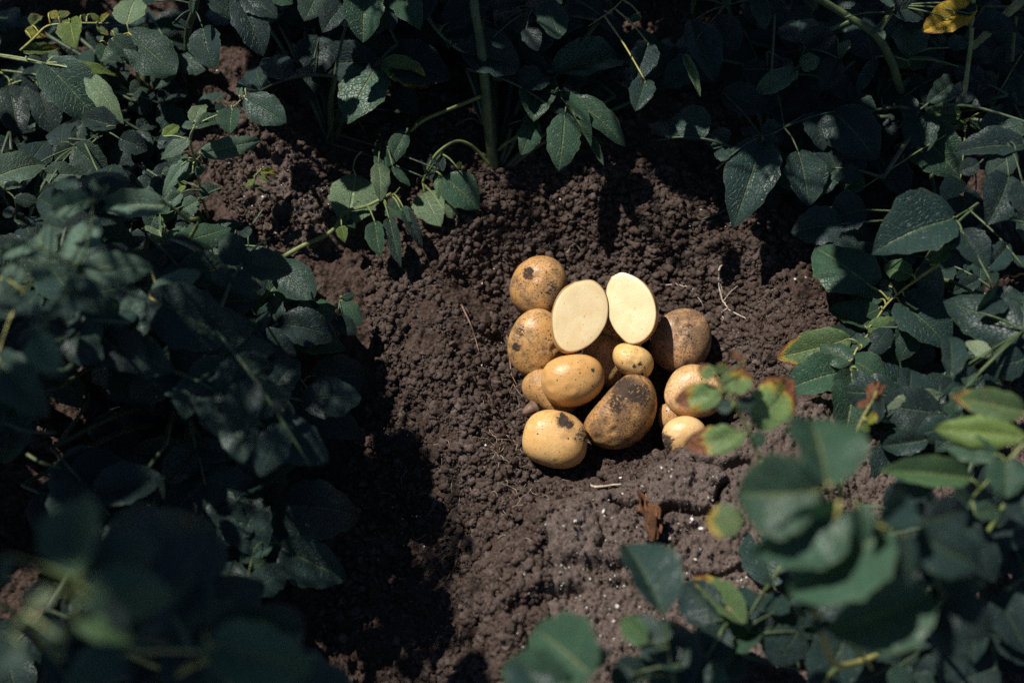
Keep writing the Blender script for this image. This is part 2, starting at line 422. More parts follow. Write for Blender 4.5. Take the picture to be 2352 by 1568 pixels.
def stem(key, R, pts, r, r1=None, mat='m', name='stem', sub=None):
    """pts (x, y, z) in a photo region; r in photo pixels"""
    pl = PL[key]; P = []
    for x, y, z in pts:
        if z == 'g':
            q = ground_at(*full(R, x, y)); q = q-Vector((0, 0, .01))
        elif isinstance(z, str): q = ground_at(*full(R, x, y))+Vector((0, 0, float(z[1:])))
        else: q = W(*full(R, x, y), z*ZS.get(key, 1))
        P.append(q)
    C = catmull(P, 6); mm = px2m(P[len(P)//2]); t = Tubes(); t.add(C, r*mm, (r1 or r*.75)*mm, 10, rng.randrange(999))
    me = t.mesh(name); shift(me, pl['p']); return link(name, me, SM(mat), pl['o'])
def spray(key, R, stalk, z0, z1, r, text, mat='m', join=True, zadd=0.0, curl=None, fold=None):
    """one compound leaf: a stalk through photo points with its leaflets 'bx by tx ty width kind [drop]'"""
    pl = PL[key]; n = len(stalk); S = []
    g0 = isinstance(z0, str)
    if not g0: z0 *= ZS.get(key, 1); z1 *= ZS.get(key, 1)
    for i, (x, y) in enumerate(stalk):
        f = i/max(1, n-1)
        if g0: q = ground_at(*full(R, x, y))+Vector((0, 0, float(z0[1:])*(1-f)+z1*f))
        else: q = WG(*full(R, x, y), z0+(z1-z0)*f+.012*math.sin(f*math.pi))
        S.append(q)
    C = catmull(S, 5); mm = px2m(S[0]); s_ = REG[R][2]; t = Tubes(); t.add(C, r*mm, max(r*.55, .9)*mm, 8, rng.randrange(999))
    if join:
        b = pl['p']; a = S[0]; d = (S[1]-S[0]).normalized()*.03; h = a.z-b.z
        mid = Vector((b.x*.72+a.x*.28, b.y*.72+a.y*.28, b.z+h*.55)); t.add(catmull([a, a-d*.8, mid, b-Vector((0, 0, .01))], 6), r*mm, r*mm*1.9, 8, 3)
    lv = []
    for ln in text.strip().split('\n'):
        q = ln.split()
        if not q: continue
        bx, by, tx, ty, w = map(float, q[:5]); kd = q[5]; dz = float(q[6]) if len(q) > 6 else None
        fb = full(R, bx, by); ft = full(R, tx, ty)
        best = None
        for c in C:
            d = c-CAMP; dd = d.dot(FWD); sx = 1176+d.dot(RGT)/dd/PXM; sy = 784-d.dot(UPV)/dd/PXM
            e = math.hypot(sx-fb[0], sy-fb[1])
            if best is None or e < best[0]: best = (e, c)
        B = WG(*fb, best[1].z+rng.uniform(-.004, .006)+zadd)
        L = math.hypot(fb[0]-ft[0], fb[1]-ft[1])*px2m(B)
        dz = -rng.uniform(.02, .35)*L if dz is None else dz*L
        T = WG(*ft, B.z+dz)
        if (B-best[1]).length > .003:
            md = (B+best[1])*.5+Vector((0, 0, .004)); t.add(catmull([best[1], md, B], 4), .0011, .0008, 6, 1)
        # midrib end inside the blade
        t.add([B, B.lerp(T, .12)-Vector((0, 0, .001))], .0009, .0006, 6, 1)
        lv.append((B, T, w*s_*px2m((B+T)*.5), kd))
    me = t.mesh('leaf_stalk'); shift(me, pl['p']); so_ = link('leaf_stalk', me, SM(mat), pl['o'])
    for B, T, w, kd in lv:
        add_leaf(pl, so_, B, T, w, kd, rump=.5 if kd == 'R' else (.12 if kd in 'Bby' else 0), curl=curl, fold=fold)
    pl['n'] += 1
    return so_
LIT = wpoly([(520, 390), (640, 360), (830, 440), (1100, 420), (1450, 430), (1700, 480), (1900, 620), (1980, 760), (1700, 1000), (1700, 1300), (1480, 1568), (1110, 1568), (1075, 1250), (1030, 1060), (940, 900), (830, 700), (590, 560)])
LITL = [(.36, wpoly([(-120, 330), (540, 330), (560, 860), (400, 920), (-120, 930)], .36)), (.15, wpoly([(-40, -40), (450, -40), (450, 330), (-40, 360)], .15)), (.04, wpoly([(560, 590), (850, 640), (850, 880), (640, 890)], .04)),
        (.22, wpoly([(2030, -60), (2260, -60), (2260, 90), (2030, 90)], .22))]
BARE = [(500, 380), (620, 330), (840, 430), (1130, 410), (1650, 440), (1700, 500), (1860, 560), (1900, 700), (1780, 800), (1800, 900), (1690, 1100), (1700, 1320), (1440, 1600), (800, 1600), (850, 1250), (850, 850), (690, 600), (560, 580)]
def inside(x, y, poly): return sdf(np.array([x]), np.array([y]), poly)[0] > 0
def g_left(c): return c.x-SUN.x*c.z/SUN.z < .02
def keep_clear(c, key):
    """leave the dug soil bare and let the sun reach it"""
    d = c-CAMP; dd = d.dot(FWD)
    if key[0] not in 'NW' and dd > .1 and inside(1176+d.dot(RGT)/dd/PXM, 784-d.dot(UPV)/dd/PXM, BARE): return True
    g = c-SUN*((c.z+(.05 if g_left(c) else 0))/SUN.z)
    if inside(g.x, g.y, LIT): return True
    if key[0] in 'NW':
        for zl, pol in LITL:
            if c.z < zl+.04: continue
            g = c-SUN*((c.z-zl)/SUN.z)
            if inside(g.x, g.y, pol): return True
    return False
def auto_spray(key, a, az, L, rise, kinds, size=.06, uniq=False):
    """a compound potato leaf growing from world point a towards azimuth az"""
    pl = PL[key]; h = Vector((math.cos(az), math.sin(az), 0)); P = []
    for i in range(5):
        f = i/4; P.append(a+h*(L*f)+Vector((0, 0, rise*f-.6*L*f*f)))
    for p in P:
        g = gz(p.x, p.y)+.012
        if p.z < g: p.z = g
    C = catmull(P, 4); t = Tubes(); t.add(C, .0019, .0010, 6, 1)
    b = pl['p']; nodes = pl.setdefault('nodes', [])
    if key[0] == 'W' and nodes:      # side branches fork from the nearest branch
        c_ = min(nodes, key=lambda v: (v-a).length); t.add(catmull([a, a.lerp(c_, .5)-Vector((0, 0, .01)), c_], 4), .0016, .0020, 6, 2)
    else:
        t.add(catmull([a, Vector((b.x*.6+a.x*.4, b.y*.6+a.y*.4, b.z+(a.z-b.z)*.6)), b-Vector((0, 0, .01))], 5), .0022, .0042, 7, 2)
    nodes.append(a.copy())
    me = t.mesh('leaf_stalk'); shift(me, pl['p']); so_ = link('leaf_stalk', me, SM('d'), pl['o'])
    side = h.cross(Vector((0, 0, 1)))
    def put(f, s, sz, ang):
        i = min(len(C)-1, int(f*(len(C)-1))); B = C[i].copy()
        d = (h*math.cos(ang)+side*s*math.sin(ang)); T = B+d*sz+Vector((0, 0, rng.uniform(-.45, .1)*sz))
        g = gz(T.x, T.y)+.008
        if T.z < g: T.z = g
        if keep_clear(B.lerp(T, .5), key) or keep_clear(T, key): return
        add_leaf(pl, so_, B, T, sz*rng.uniform(.55, .75), rng.choice(kinds), uniq)
    put(1, 0, size*1.15, rng.uniform(-.2, .2))
    for f, q in ((.80, .95), (.52, .85), (.28, .6)):
        for s in (-1, 1): put(f+rng.uniform(-.03, .03), s, size*q*rng.uniform(.85, 1.15), rng.uniform(.8, 1.25))
    for f in (.66, .4):
        for s in (-1, 1): put(f, s, size*.28, 1.3)

# ================================================================== THE SCENE
soil_me, (GX, GY, GH) = soil()
so_il = link('soil', soil_me, mat_soil()); tag(so_il, kind='structure')
def top(x, y):
    i = min(max(np.searchsorted(GX, x), 1), len(GX)-1); j = min(max(np.searchsorted(GY, y), 1), len(GY)-1)
    return float(GH[j-1:j+1, i-1:i+1].max())

# ------------------------------------------------------------------ potatoes
def mat_potato(name, dirt=.3, base=(.38, .195, .058), light=(.50, .30, .11), spots=(), cracks=0.0, shade=1.0, seed=0.0):
    m = MB(name); ob0 = m.node('ShaderNodeTexCoord').outputs['Object']
    ob = m.node('ShaderNodeVectorMath', {0: ob0, 1: (seed, seed*.7, seed*1.3)}, operation='ADD').outputs[0]
    base = (base[0]*1.10, base[1]*1.08, base[2]*1.16); light = (light[0]*1.08, light[1]*1.08, light[2]*1.22)
    a = m.noise(28, 6, .68, ob); b = m.noise(75, 6, .7, ob); s = m.noise(620, 3, .6, ob); s2 = m.noise(480, 5, .7, ob)
    c = m.mix(m.ss(a, .3, .7), base, light)
    c = m.mix(m.math('MULTIPLY', m.ss(m.noise(14, 3, .5, ob), .5, .75), .5), c, (.36, .185, .06))
    c = m.mix(m.math('MULTIPLY', m.ss(s, .52, .66), .18), c, (.30, .16, .055))
    # film of dry soil, clots, specks
    film = m.ss(m.math('ADD', m.math('MULTIPLY', a, .55), m.math('MULTIPLY', b, .6)), .74-.34*dirt, .92-.27*dirt)
    c = m.mix(m.math('MULTIPLY', film, .78), c, (.088, .048, .025))
    sp = m.math('MULTIPLY', m.ss(s2,   .60-.075*dirt, .64-.07*dirt), m.ss(b, .5-.3*dirt, .62-.2*dirt))
    c = m.mix(m.math('MULTIPLY', sp, .8), c, (.040, .022, .013))
    cl = m.ss(m.math('ADD', m.math('MULTIPLY', b, .6), m.math('MULTIPLY', m.noise(40, 6, .75, ob), .6)), .825-.13*dirt, .87-.13*dirt)
    c = m.mix(cl, c, (.028, .017, .012))
    xyz = m.node('ShaderNodeSeparateXYZ', {0: ob0}); tot = cl
    for (sx, sy, sr, amt) in spots:
        wr = m.math('MULTIPLY', m.math('SUBTRACT', m.noise(160, 5, .7, ob), .5), sr*2.2)
        dx = m.math('MULTIPLY_ADD', xyz.outputs[0], 1.0, -sx); dy = m.math('MULTIPLY_ADD', xyz.outputs[1], 1.0, -sy)
        d = m.math('ADD', m.math('SQRT', m.math('ADD', m.math('MULTIPLY', dx, dx), m.math('MULTIPLY', dy, dy))), wr)
        k = m.math('MULTIPLY', m.math('SUBTRACT', 1.0, m.ss(d, sr*.7, sr*1.05)), m.ss(m.math('ADD', m.noise(300, 5, .75, ob), (amt-.9)*.9), .36, .50))
        k = m.math('MULTIPLY', k, m.math('GREATER_THAN', xyz.outputs[2], 0.0))
        halo = m.math('MULTIPLY', m.math('SUBTRACT', 1.0, m.ss(d, sr*.6, sr*2.0)), m.math('MULTIPLY', m.ss(b, .35, .65), .55*amt))
        c = m.mix(halo, c, (.12, .068, .036))
        c = m.mix(k, c, (.026, .016, .012)); tot = m.math('MAXIMUM', tot, k)
    if cracks > 0:
        vo = m.node('ShaderNodeTexVoronoi', {'Vector': ob, 'Scale': 190.0}, feature='DISTANCE_TO_EDGE').outputs['Distance']
        c = m.mix(m.math('MULTIPLY', m.math('SUBTRACT', 1.0, m.ss(vo, .01, .07)), cracks), c, (.12, .06, .03))
    m.put('Base Color', c); m.put('Roughness', m.math('MULTIPLY_ADD', m.math('MAXIMUM', tot, m.math('MULTIPLY', film, .8)), .5, .36)); m.put('Specular IOR Level', .38)
    m.put('Subsurface Weight', .06); m.put('Subsurface Radius', (.01, .005, .002)); m.put('Subsurface Scale', .3)
    bm = m.bump(s, .32, .0010); bm = m.bump(tot, .8, .0012, bm); bm = m.bump(b, .25, .002, bm); bm = m.bump(film, .35, -.0006, bm); m.put('Normal', bm)
    return m.m

CAMROT = Matrix(((1, 0, 0), (0, UPV.y, -FWD.y), (0, UPV.z, -FWD.z)))
def sphere_np(nu, nv):
    th = np.linspace(0, math.pi, nv)[1:-1, None]; ph = np.linspace(0, 2*math.pi, nu, endpoint=False)[None, :]
    x = np.sin(th)*np.cos(ph); y = np.sin(th)*np.sin(ph); z = np.cos(th)+0*ph
    P = np.stack([x, y, z], -1).reshape(-1, 3); P = np.vstack([P, [[0, 0, 1]], [[0, 0, -1]]])
    f = [tuple(q[::-1]) for q in grid_faces(nu, nv-2, 0, True).tolist()]
    t, b = len(P)-2, len(P)-1; e = (nv-3)*nu
    for k in range(nu):
        f.append((t, k, (k+1) % nu)); f.append((b, e+(k+1) % nu, e+k))
    return P, f
SPH = sphere_np(96, 64)
def lumps(P, seed, amp):
    r = np.random.RandomState(seed); d = np.zeros(len(P))
    for k in range(7):
        w = r.normal(size=3); w /= np.linalg.norm(w); f = r.uniform(1.3, 3.4); d += np.sin(P@w*f+r.uniform(0, 6.28))*amp/f*1.1
    return d
def potato(px, py, z, a, b, ang, c, label, mat, seed, bend=0.0, sq=2.15, amp=.055, dents=()):
    """a, b: half length and width in photo pixels, ang: lean of the long axis from vertical (deg, + to the right)"""
    ctr = W(px, py, z); mm = px2m(ctr); P, f = SPH; P = P.copy()
    n = (np.abs(P)**sq).sum(1)**(-1/sq); Q = P*n[:, None]*(1+lumps(P, seed, amp*1.75))[:, None]
    er_ = np.random.RandomState(seed+500)
    for k in range(9):
        w = er_.normal(size=3); w[2] = abs(w[2]); w /= np.linalg.norm(w); dd = np.arccos(np.clip(P@w, -1, 1))
        Q = Q*(1-er_.uniform(.012, .03)*np.exp(-(dd/.12)**2)+.010*np.exp(-((dd-.22)/.08)**2))[:, None]
    for (ex, ey, er, ed) in dents:
        g = np.exp(-(((Q[:, 0]-ex)**2+(Q[:, 1]-ey)**2)/er**2))*(Q[:, 2] > 0); Q = Q*(1-ed*g)[:, None]
    Q = Q*np.array([b*mm, a*mm, c*mm])
    Q[:, 0] += bend*b*mm*((Q[:, 1]/(a*mm))**2-.35)
    t = math.radians(-ang); R = np.array([[math.cos(t), -math.sin(t), 0], [math.sin(t), math.cos(t), 0], [0, 0, 1]])
    Q = Q@R.T
    me = bpy.data.meshes.new('potato'); me.from_pydata(Q.tolist(), [], f); me.update()
    me.polygons.foreach_set('use_smooth', [True]*len(me.polygons))
    o = link('potato', me, mat); POT.append((ctr, a*mm, b*mm, c*mm, me, mat)); o.matrix_world = Matrix.Translation(ctr) @ CAMROT.to_4x4()
    return tag(o, label, 'potato', 'freshly dug potatoes heaped in the hole')
POT = []
def pp(x, y): return full('P', x, y)
K = .0005
potato(*pp(397, 313), -.018, 65, 67, 20, 58, 'round potato with black soil specks, at the upper left behind the cut halves', mat_potato('potato_skin', .7, spots=[(-.012, .015, .007, .9), (-.027, .004, .005, .7), (.014, -.002, .008, .8)], seed=1.2), 3, amp=.07)
potato(*pp(385, 676), -.026, 72, 62, 35, 56, 'speckled potato at the left, half hidden under the darker cut half', mat_potato('potato_skin', .7, base=(.42, .23, .07), spots=[(-.018, .015, .005, .8), (-.023, -.002, .005, .9)], seed=2.7), 8)
potato(*pp(1277, 627), -.015, 80, 61, 28, 56, 'large dusty brown potato at the right of the bright cut half', mat_potato('potato_skin', .9, base=(.36, .200, .085), light=(.46, .28, .13), spots=[(.010, .020, .006, .6), (-.016, -.028, .006, .7)], seed=4.1), 12, amp=.07)
potato(*pp(629, 889), .000, 73, 61, 78, 60, 'clean golden round potato in the middle, right below the darker cut half', mat_potato('potato_skin', .12, base=(.48, .25, .07), light=(.56, .33, .11), spots=[(.018, .011, .003, .9), (.007, .021, .004, .5)], seed=5.5), 16, amp=.04, sq=2.3)
potato(*pp(985, 782), .006, 51, 41, 118, 40, 'smallest clean yellow potato resting below the bright cut half', mat_potato('potato_skin', .16, base=(.52, .31, .09), light=(.64, .42, .15), spots=[(.001, -.004, .0025, .9), (.007, -.001, .0022, .9), (.010, -.013, .002, .9)], seed=6.3), 21, amp=.06)
potato(*pp(800, 775), -.026, 60, 52, 20, 44, 'shaded potato wedged between the middle potato and the small yellow one', mat_potato('potato_skin', .55, seed=7.9), 25)
potato(*pp(850, 598), -.022, 36, 34, 10, 30, 'little shaded potato seen in the gap between the two cut halves', mat_potato('potato_skin', .35, seed=8.8), 29)
p10 = potato(*pp(462, 985), -.032, 62, 44, -48, 40, 'spotted potato with a stub of sprout, tucked under the middle golden one', mat_potato('potato_skin', .62, base=(.40, .22, .075), seed=9.4), 33, amp=.09)
potato(*pp(496, 1254), -.016, 69, 78, 12, 62, 'golden potato at the lower left with a ragged black soil patch', mat_potato('potato_skin', .2, base=(.50, .28, .085), light=(.62, .39, .14), spots=[(.009, .020, .0075, 1.0), (.015, .016, .005, 1.0), (.030, .004, .009, .8), (.0, -.022, .002, .8)], seed=10.6), 37, amp=.04, sq=2.35)
potato(*pp(912, 1103), -.018, 99, 67, 42, 56, 'big kidney shaped potato caked with dark soil across its top', mat_potato('potato_skin', .95, base=(.38, .20, .062), light=(.50, .29, .10), spots=[(.004, .028, .013, .9), (.018, .022, .013, .9), (-.006, .012, .010, .85), (-.032, -.020, .009, .6), (.032, .012, .008, .7)], seed=11.9), 41, bend=-.26, amp=.05, dents=[(.1, -.4, .12, .05)])
potato(*pp(1362, 948), -.008, 60, 64, 0, 52, 'potato with a net of fine cracks, behind the withered green leaves', mat_potato('potato_skin', .15, light=(.62, .41, .18), cracks=.5, seed=12.7), 45)
potato(*pp(1245, 1135), -.030, 38, 32, 0, 32, 'small brown potato squeezed behind two others at the right', mat_potato('potato_skin', .6, base=(.34, .19, .07), seed=13.3), 49)
potato(*pp(1290, 1250), -.014, 42, 50, -20, 40, 'pale potato half buried in crusted soil at the lower right of the pile', mat_potato('potato_skin', .12, base=(.52, .31, .11), light=(.64, .43, .19), spots=[(-.018, -.002, .007, .9), (-.016, -.010, .006, .9)], seed=14.2), 53)
# sprout stub
def w_local(o, P): return [o.matrix_world.inverted() @ p for p in P]
bpy.context.view_layer.update()
t = Tubes(); s0 = W(*pp(372, 1068), -.03); t.add(catmull(w_local(p10, [s0, W(*pp(345, 1078), -.028), W(*pp(318, 1092), -.03), W(*pp(302, 1100), -.034)]), 4), .0085, .002, 10)
link('sprout', t.mesh('sprout'), SM('r'), p10)

def mat_flesh():
    m = MB('potato_flesh'); ob = m.node('ShaderNodeTexCoord').outputs['Object']
    xyz = m.node('ShaderNodeSeparateXYZ', {0: ob})
    n = m.noise(45, 3, .5, ob); f = m.noise(500, 3, .6, ob)
    mp = m.node('ShaderNodeMapping', {'Vector': ob, 'Rotation': (0, 0, .3), 'Scale': (1.0, .35, 1.0)}).outputs[0]
    core = m.ss(m.noise(60, 3, .5, mp), .52, .72)
    c = m.mix(m.ss(n, .3, .7), (.64, .49, .265), (.70, .57, .335))
    r2 = m.math('SQRT', m.math('ADD', m.math('MULTIPLY', m.math('MULTIPLY', xyz.outputs[0], xyz.outputs[0]), 4.0), m.math('MULTIPLY', xyz.outputs[1], xyz.outputs[1])))
    c = m.mix(m.math('MULTIPLY', core, m.math('SUBTRACT', .8, m.ss(r2, .005, .028))), c, (.64, .40, .14))
    sp = m.ss(m.noise(260, 2, .4, ob), .70, .72); c = m.mix(m.math('MULTIPLY', sp, .45), c, (.30, .17, .07))
    rd = m.node('ShaderNodeAttribute', attribute_name='rad').outputs['Fac']; rn = m.math('ADD', rd, m.math('MULTIPLY', m.math('SUBTRACT', m.noise(120, 3, .6, ob), .5), .03))
    ring = m.math('MULTIPLY', m.ss(rn, .80, .84), m.math('SUBTRACT', 1.0, m.ss(rn, .85, .89)))
    c = m.mix(m.math('MULTIPLY', ring, .22), c, (.62, .44, .17))
    c = m.mix(m.math('MULTIPLY', m.ss(rn, .95, .995), .75), c, (.30, .16, .06))
    m.put('Base Color', c); m.put('Roughness', .32); m.put('Subsurface Weight', .25); m.put('Subsurface Radius', (.01, .006, .003)); m.put('Subsurface Scale', .4)
    m.put('Normal', m.bump(m.math('ADD', f, m.math('MULTIPLY', m.noise(30, 3, .6, mp), 3.0)), .25, .0008)); return m.m
FL = mat_flesh()
def half(outline, z, nrm, dep, label, seed, mat):
    """half potato: cut face outline in photo pixels, face normal nrm (camera frame), dep: depth of the round back (m)"""
    c = Vector((0, 0, 0)); pts = [pp(x, y) for x, y in outline]; cx = sum(p[0] for p in pts)/len(pts); cy = sum(p[1] for p in pts)/len(pts)
    ctr = W(cx, cy, z); n = (CAMROT @ Vector(nrm)).normalized()
    L = []
    for x, y in pts:
        d = ray(x, y); L.append(CAMP+d*((ctr-CAMP).dot(n)/d.dot(n))-ctr)
    C = catmull(L+[L[0]], 8)[:-1]
    ex = (RGT-n*RGT.dot(n)).normalized(); ey = n.cross(ex)
    O = np.array([[p.dot(ex), p.dot(ey)] for p in C]); m = len(O)
    v = []; f = []
    rs = np.random.RandomState(seed)
    rings = 16
    for k in range(rings):
        t_ = k/(rings-1)*math.pi/2
        s = (math.cos(t_)**.62 if k < rings-1 else .02)*(1+.07*math.sin(t_*2)); lump = 1+.02*np.sin(np.arange(m)/m*6.28*3+k*.3)*(k > 0)
        for i in range(m): v.append((O[i, 0]*s*lump[i], O[i, 1]*s*lump[i], -dep*math.sin(t_)))
    for k in range(rings-1):
        for i in range(m): a = k*m+i; b = k*m+(i+1) % m; f.append((a, b, b+m, a+m)[::-1])
    f.append(tuple((rings-1)*m+i for i in range(m))[::-1])
    me = bpy.data.meshes.new('skin'); me.from_pydata(v, [], f); me.update(); me.polygons.foreach_set('use_smooth', [True]*len(me.polygons))
    root = bpy.data.objects.new('potato_half', None); COL.objects.link(root)
    root.matrix_world = Matrix.Translation(ctr) @ Matrix(((ex.x, ey.x, n.x), (ex.y, ey.y, n.y), (ex.z, ey.z, n.z))).to_4x4()
    root.empty_display_size = .02
    tag(root, label, 'potato half', 'halves of the cut potato')
    link('skin', me, mat, root)
    v = [(0, 0, .0008)]; f = []; rr = 14
    for k in range(1, rr+1):
        s = k/rr*.995
        for i in range(m): v.append((O[i, 0]*s, O[i, 1]*s, .0008*(1-max(0, (s-.8)/.2)**2)+.0001))
    for i in range(m): f.append((0, 1+i, 1+(i+1) % m))
    for k in range(rr-1):
        for i in range(m): a = 1+k*m+i; b = 1+k*m+(i+1) % m; f.append((a, a+m, b+m, b))
    me = bpy.data.meshes.new('cut_face'); me.from_pydata(v, [], f); me.update(); me.polygons.foreach_set('use_smooth', [True]*len(me.polygons))
    at = me.attributes.new('rad', 'FLOAT', 'POINT'); at.data.foreach_set('value', [0.0]+[k/rr for k in range(1, rr+1) for _ in range(m)])
    link('cut_face', me, FL, root)
half([(710, 262), (762, 278), (812, 335), (835, 420), (826, 520), (790, 595), (745, 650), (680, 695), (600, 718), (540, 697), (500, 640), (483, 560), (484, 470), (510, 390), (560, 320), (630, 275)][::-1],
     .034, (.11, .15, .97), .030, 'cut potato half with creamy yellow face in light shade, left of the two', 2, mat_potato('potato_skin', .35, seed=20.2))
half([(915, 218), (975, 232), (1040, 268), (1095, 330), (1128, 410), (1136, 490), (1118, 570), (1075, 630), (1020, 662), (960, 662), (905, 615), (862, 555), (835, 480), (823, 390), (825, 310), (855, 245)][::-1],
     .038, (-.30, .12, .93), .034, 'cut potato half with the brightest, almost white face, skin showing on its right rim', 6, mat_potato('potato_skin', .45, seed=21.7))

# ------------------------------------------------------------------ plants
leafgroup = 'potato plants growing round the hole'
plant('TL', 'potato_plant', 'potato plant with yellowing leaf sprigs in the top left corner', 'plant', (330, 230), leafgroup)
plant('ML', 'potato_plant', 'upright leafy sprig with a pale stem on bare crusted soil at the left', 'plant', (478, 505), leafgroup)
plant('LL', 'potato_plant', 'potato plant with dark folded leaves at the left edge behind the blurred one', 'plant', (60, 560), leafgroup)
plant('TC', 'potato_plant', 'tall potato plant behind the hole with a thick bare green stem', 'plant', (1139, 394), leafgroup)
plant('TM', 'potato_plant', 'dark potato plant at the top, left of the thick bare stem', 'plant', (760, 330), leafgroup)
plant('TR', 'potato_plant', 'potato plant at the top right with a thick slanting stem and a yellow leaf', 'plant', (2115, 285), leafgroup)
plant('TQ', 'potato_plant', 'shaded potato plant with broad hanging leaves right of the back soil edge', 'plant', (1760, 330), leafgroup)
plant('RM', 'potato_plant', 'potato plant with broad glossy leaves spreading over soil at the right', 'plant', (2090, 660), leafgroup)
plant('RF', 'potato_plant', 'blurred tall potato plant with stacked broad leaves in the lower right foreground', 'plant', (2060, 1560), leafgroup)
plant('RW', 'potato_plant', 'blurred withered sprig with brown leaf tips hanging over the potatoes', 'plant', (1900, 1240), leafgroup)
plant('BR', 'potato_plant', 'dark low potato plant at the bottom edge with one bright green leaf', 'plant', (1640, 1500), leafgroup)
plant('BC', 'potato_plant', 'blurred potato plant poking up at the middle of the bottom edge', 'plant', (1330, 1640), leafgroup)
plant('LF', 'potato_plant', 'blurred potato plant with grey-green leaves at the left in front', 'plant', (330, 860), leafgroup)
plant('LM', 'potato_plant', 'low potato plant beside the furrow with half sunlit oval leaves', 'plant', (560, 760), leafgroup)
plant('BL', 'potato_plant', 'deeply shaded potato spray lying along the dark furrow', 'plant', (440, 960), leafgroup)
plant('BF', 'potato_plant', 'most blurred tall potato plant in the bottom left corner', 'plant', (160, 1560), leafgroup)

# --- top left
spray('TL', 'A', [(-60, 370), (150, 400), (320, 440)], .17, .20, 2.6, """
320 440 690 815 330 m
610 520 820 795 150 l
440 430 815 495 75 g
460 455 545 485 45 m
185 410 290 402 60 m
405 390 318 372 66 L""", 'p')
spray('TL', 'A', [(140, 350), (240, 260), (310, 190), (390, 168), (560, 160), (750, 162)], .19, .21, 2.8, """
480 140 505 328 195 g
175 215 325 245 95 y
222 178 292 84 85 b
335 92 412 122 70 y
405 120 468 72 90 b
160 348 416 330 85 b
615 100 700 152 45 g
700 152 752 82 42 y
670 180 748 240 45 b
560 110 605 140 45 m""", 'y', join=False)
spray('TL', 'A', [(930, 215), (880, 230), (780, 265), (740, 310), (705, 420)], .2, .19, 2.2, """
875 165 925 -40 215 l
885 225 1210 505 290 m
770 270 935 425 160 m
735 305 690 425 120 M
790 255 868 255 52 L
770 215 812 235 62 L
690 290 695 250 50 L""", 'y')
spray('TL', 'A', [(60, 545), (70, 600), (30, 720)], .13, .12, 2.0, """
60 580 0 770 70 m
65 600 120 930 200 d
100 560 280 700 170 d
250 560 360 900 240 d""", 'g')
stem('TL', 'A', [(1285, 360, 'g'), (1300, 200, .22), (1345, 60, .30), (1370, -60, .36)], 9, 7, 'd')
spray('TL', 'A', [(1345, 60), (1330, 20), (1400, -30)], .30, .34, 3, """
1430 -20 1645 122 130 D
1335 0 1318 92 44 m
1400 200 1455 462 210 D
1190 165 1310 180 70 D
1640 -20 1815 335 240 d
1700 -50 1900 112 210 d
1870 -50 2020 25 140 M
1080 10 980 -30 100 D""", 'd', join=False)
spray('TL', 'A', [(2150, 500), (2060, 510), (2000, 560)], .16, .14, 1.6, """
2040 510 1790 545 190 d
2200 260 2160 510 260 d
1880 640 1760 600 100 d""", 'd', join=False)
# --- mid left sprig (sharp, lit)
stem('ML', 'A', [(1435, 1512, 'g'), (1380, 1300, .07), (1355, 1150, .11), (1310, 970, .155), (1335, 880, .175)], 3.6, 2.6, 'p')
spray('ML', 'A', [(1310, 970), (1335, 880), (1400, 835), (1530, 780), (1600, 742), (1660, 690), (1700, 670)], .155, .165, 2.2, """
1300 965 1092 1082 120 L
1335 880 1245 850 60 L
1345 880 1560 790 110 M
1600 750 1585 918 165 M
1690 680 1955 842 215 m
1650 665 1652 578 42 L
1340 840 1392 682 120 l
1130 940 1236 848 85 g
1690 610 1780 610 50 d
1500 780 1560 730 90 m""", 'p', join=False)
spray('ML', 'A', [(1345, 1110), (1385, 1070)], .118, .13, 2.0, """
1380 1062 1808 955 135 L
1290 1100 1095 1330 110 L
1330 1180 1200 1245 85 L
1400 1150 1345 1205 65 L
1330 1090 1220 1140 90 L
1250 1140 1160 1180 80 M""", 'p', join=False)
spray('ML', 'A', [(1378, 1300), (1390, 1380), (1420, 1450)], .07, .04, 2.0, """
1385 1370 1520 1270 95 L
1365 1380 1250 1440 120 L
1250 1330 1130 1425 95 L
1280 1260 1165 1345 95 g
1320 1400 1330 1450 50 L
1050 1180 1170 1330 160 m
1160 1470 1050 1390 120 M""", 'm', join=False)
# --- left edge
spray('LL', 'A', [(40, 1310), (100, 1370), (112, 1500)], .14, .12, 1.8, """
-60 1235 302 1090 225 L
30 1300 155 1270 65 L
100 1365 272 1395 95 m
110 1490 210 1540 80 m
90 1480 10 1440 80 d""", 'm')
spray('LL', 'A', [(700, 905), (620, 960), (520, 1010)], .12, .12, 1.5, """
520 1010 725 1215 220 m
510 1010 362 1090 95 m
720 900 615 935 80 m
310 1200 565 1205 150 L
425 985 430 780 210 d
800 870 560 800 170 d
830 960 1010 1020 160 d
700 1240 1000 1290 170 d
150 1200 330 950 220 d
300 1330 560 1330 120 m""", 'm')
# --- blurred left foreground
spray('LF', 'D', [(1180, 440), (1060, 350), (1000, 312)], .19, .26, 3.6, """
1040 350 560 320 175 L""", 'g', join=True)
spray('LF', 'D', [(470, 760), (560, 560), (580, 330)], .34, .38, 3.4, """
560 310 288 395 150 L
610 245 555 165 55 L
590 330 680 215 60 M
455 725 565 385 265 L
330 700 185 470 210 L
170 590 -20 672 100 L
515 730 958 742 205 L
480 740 380 800 90 L
470 740 560 800 70 L
95 880 60 690 130 L""", 'm')
spray('LF', 'D', [(460, 870), (380, 940), (300, 1070)], .38, .42, 3.2, """
400 870 655 1010 220 D
300 1060 425 900 70 L
260 1030 190 930 60 L
240 1170 350 1398 210 L
290 1130 170 1080 60 L
0 1000 160 880 120 m""", 'm')
spray('LF', 'D', [(1100, 830), (960, 885)], .22, .24, 2.5, """
965 885 1265 738 140 L
940 925 1465 1195 360 d
930 700 760 640 100 m""", 'y')
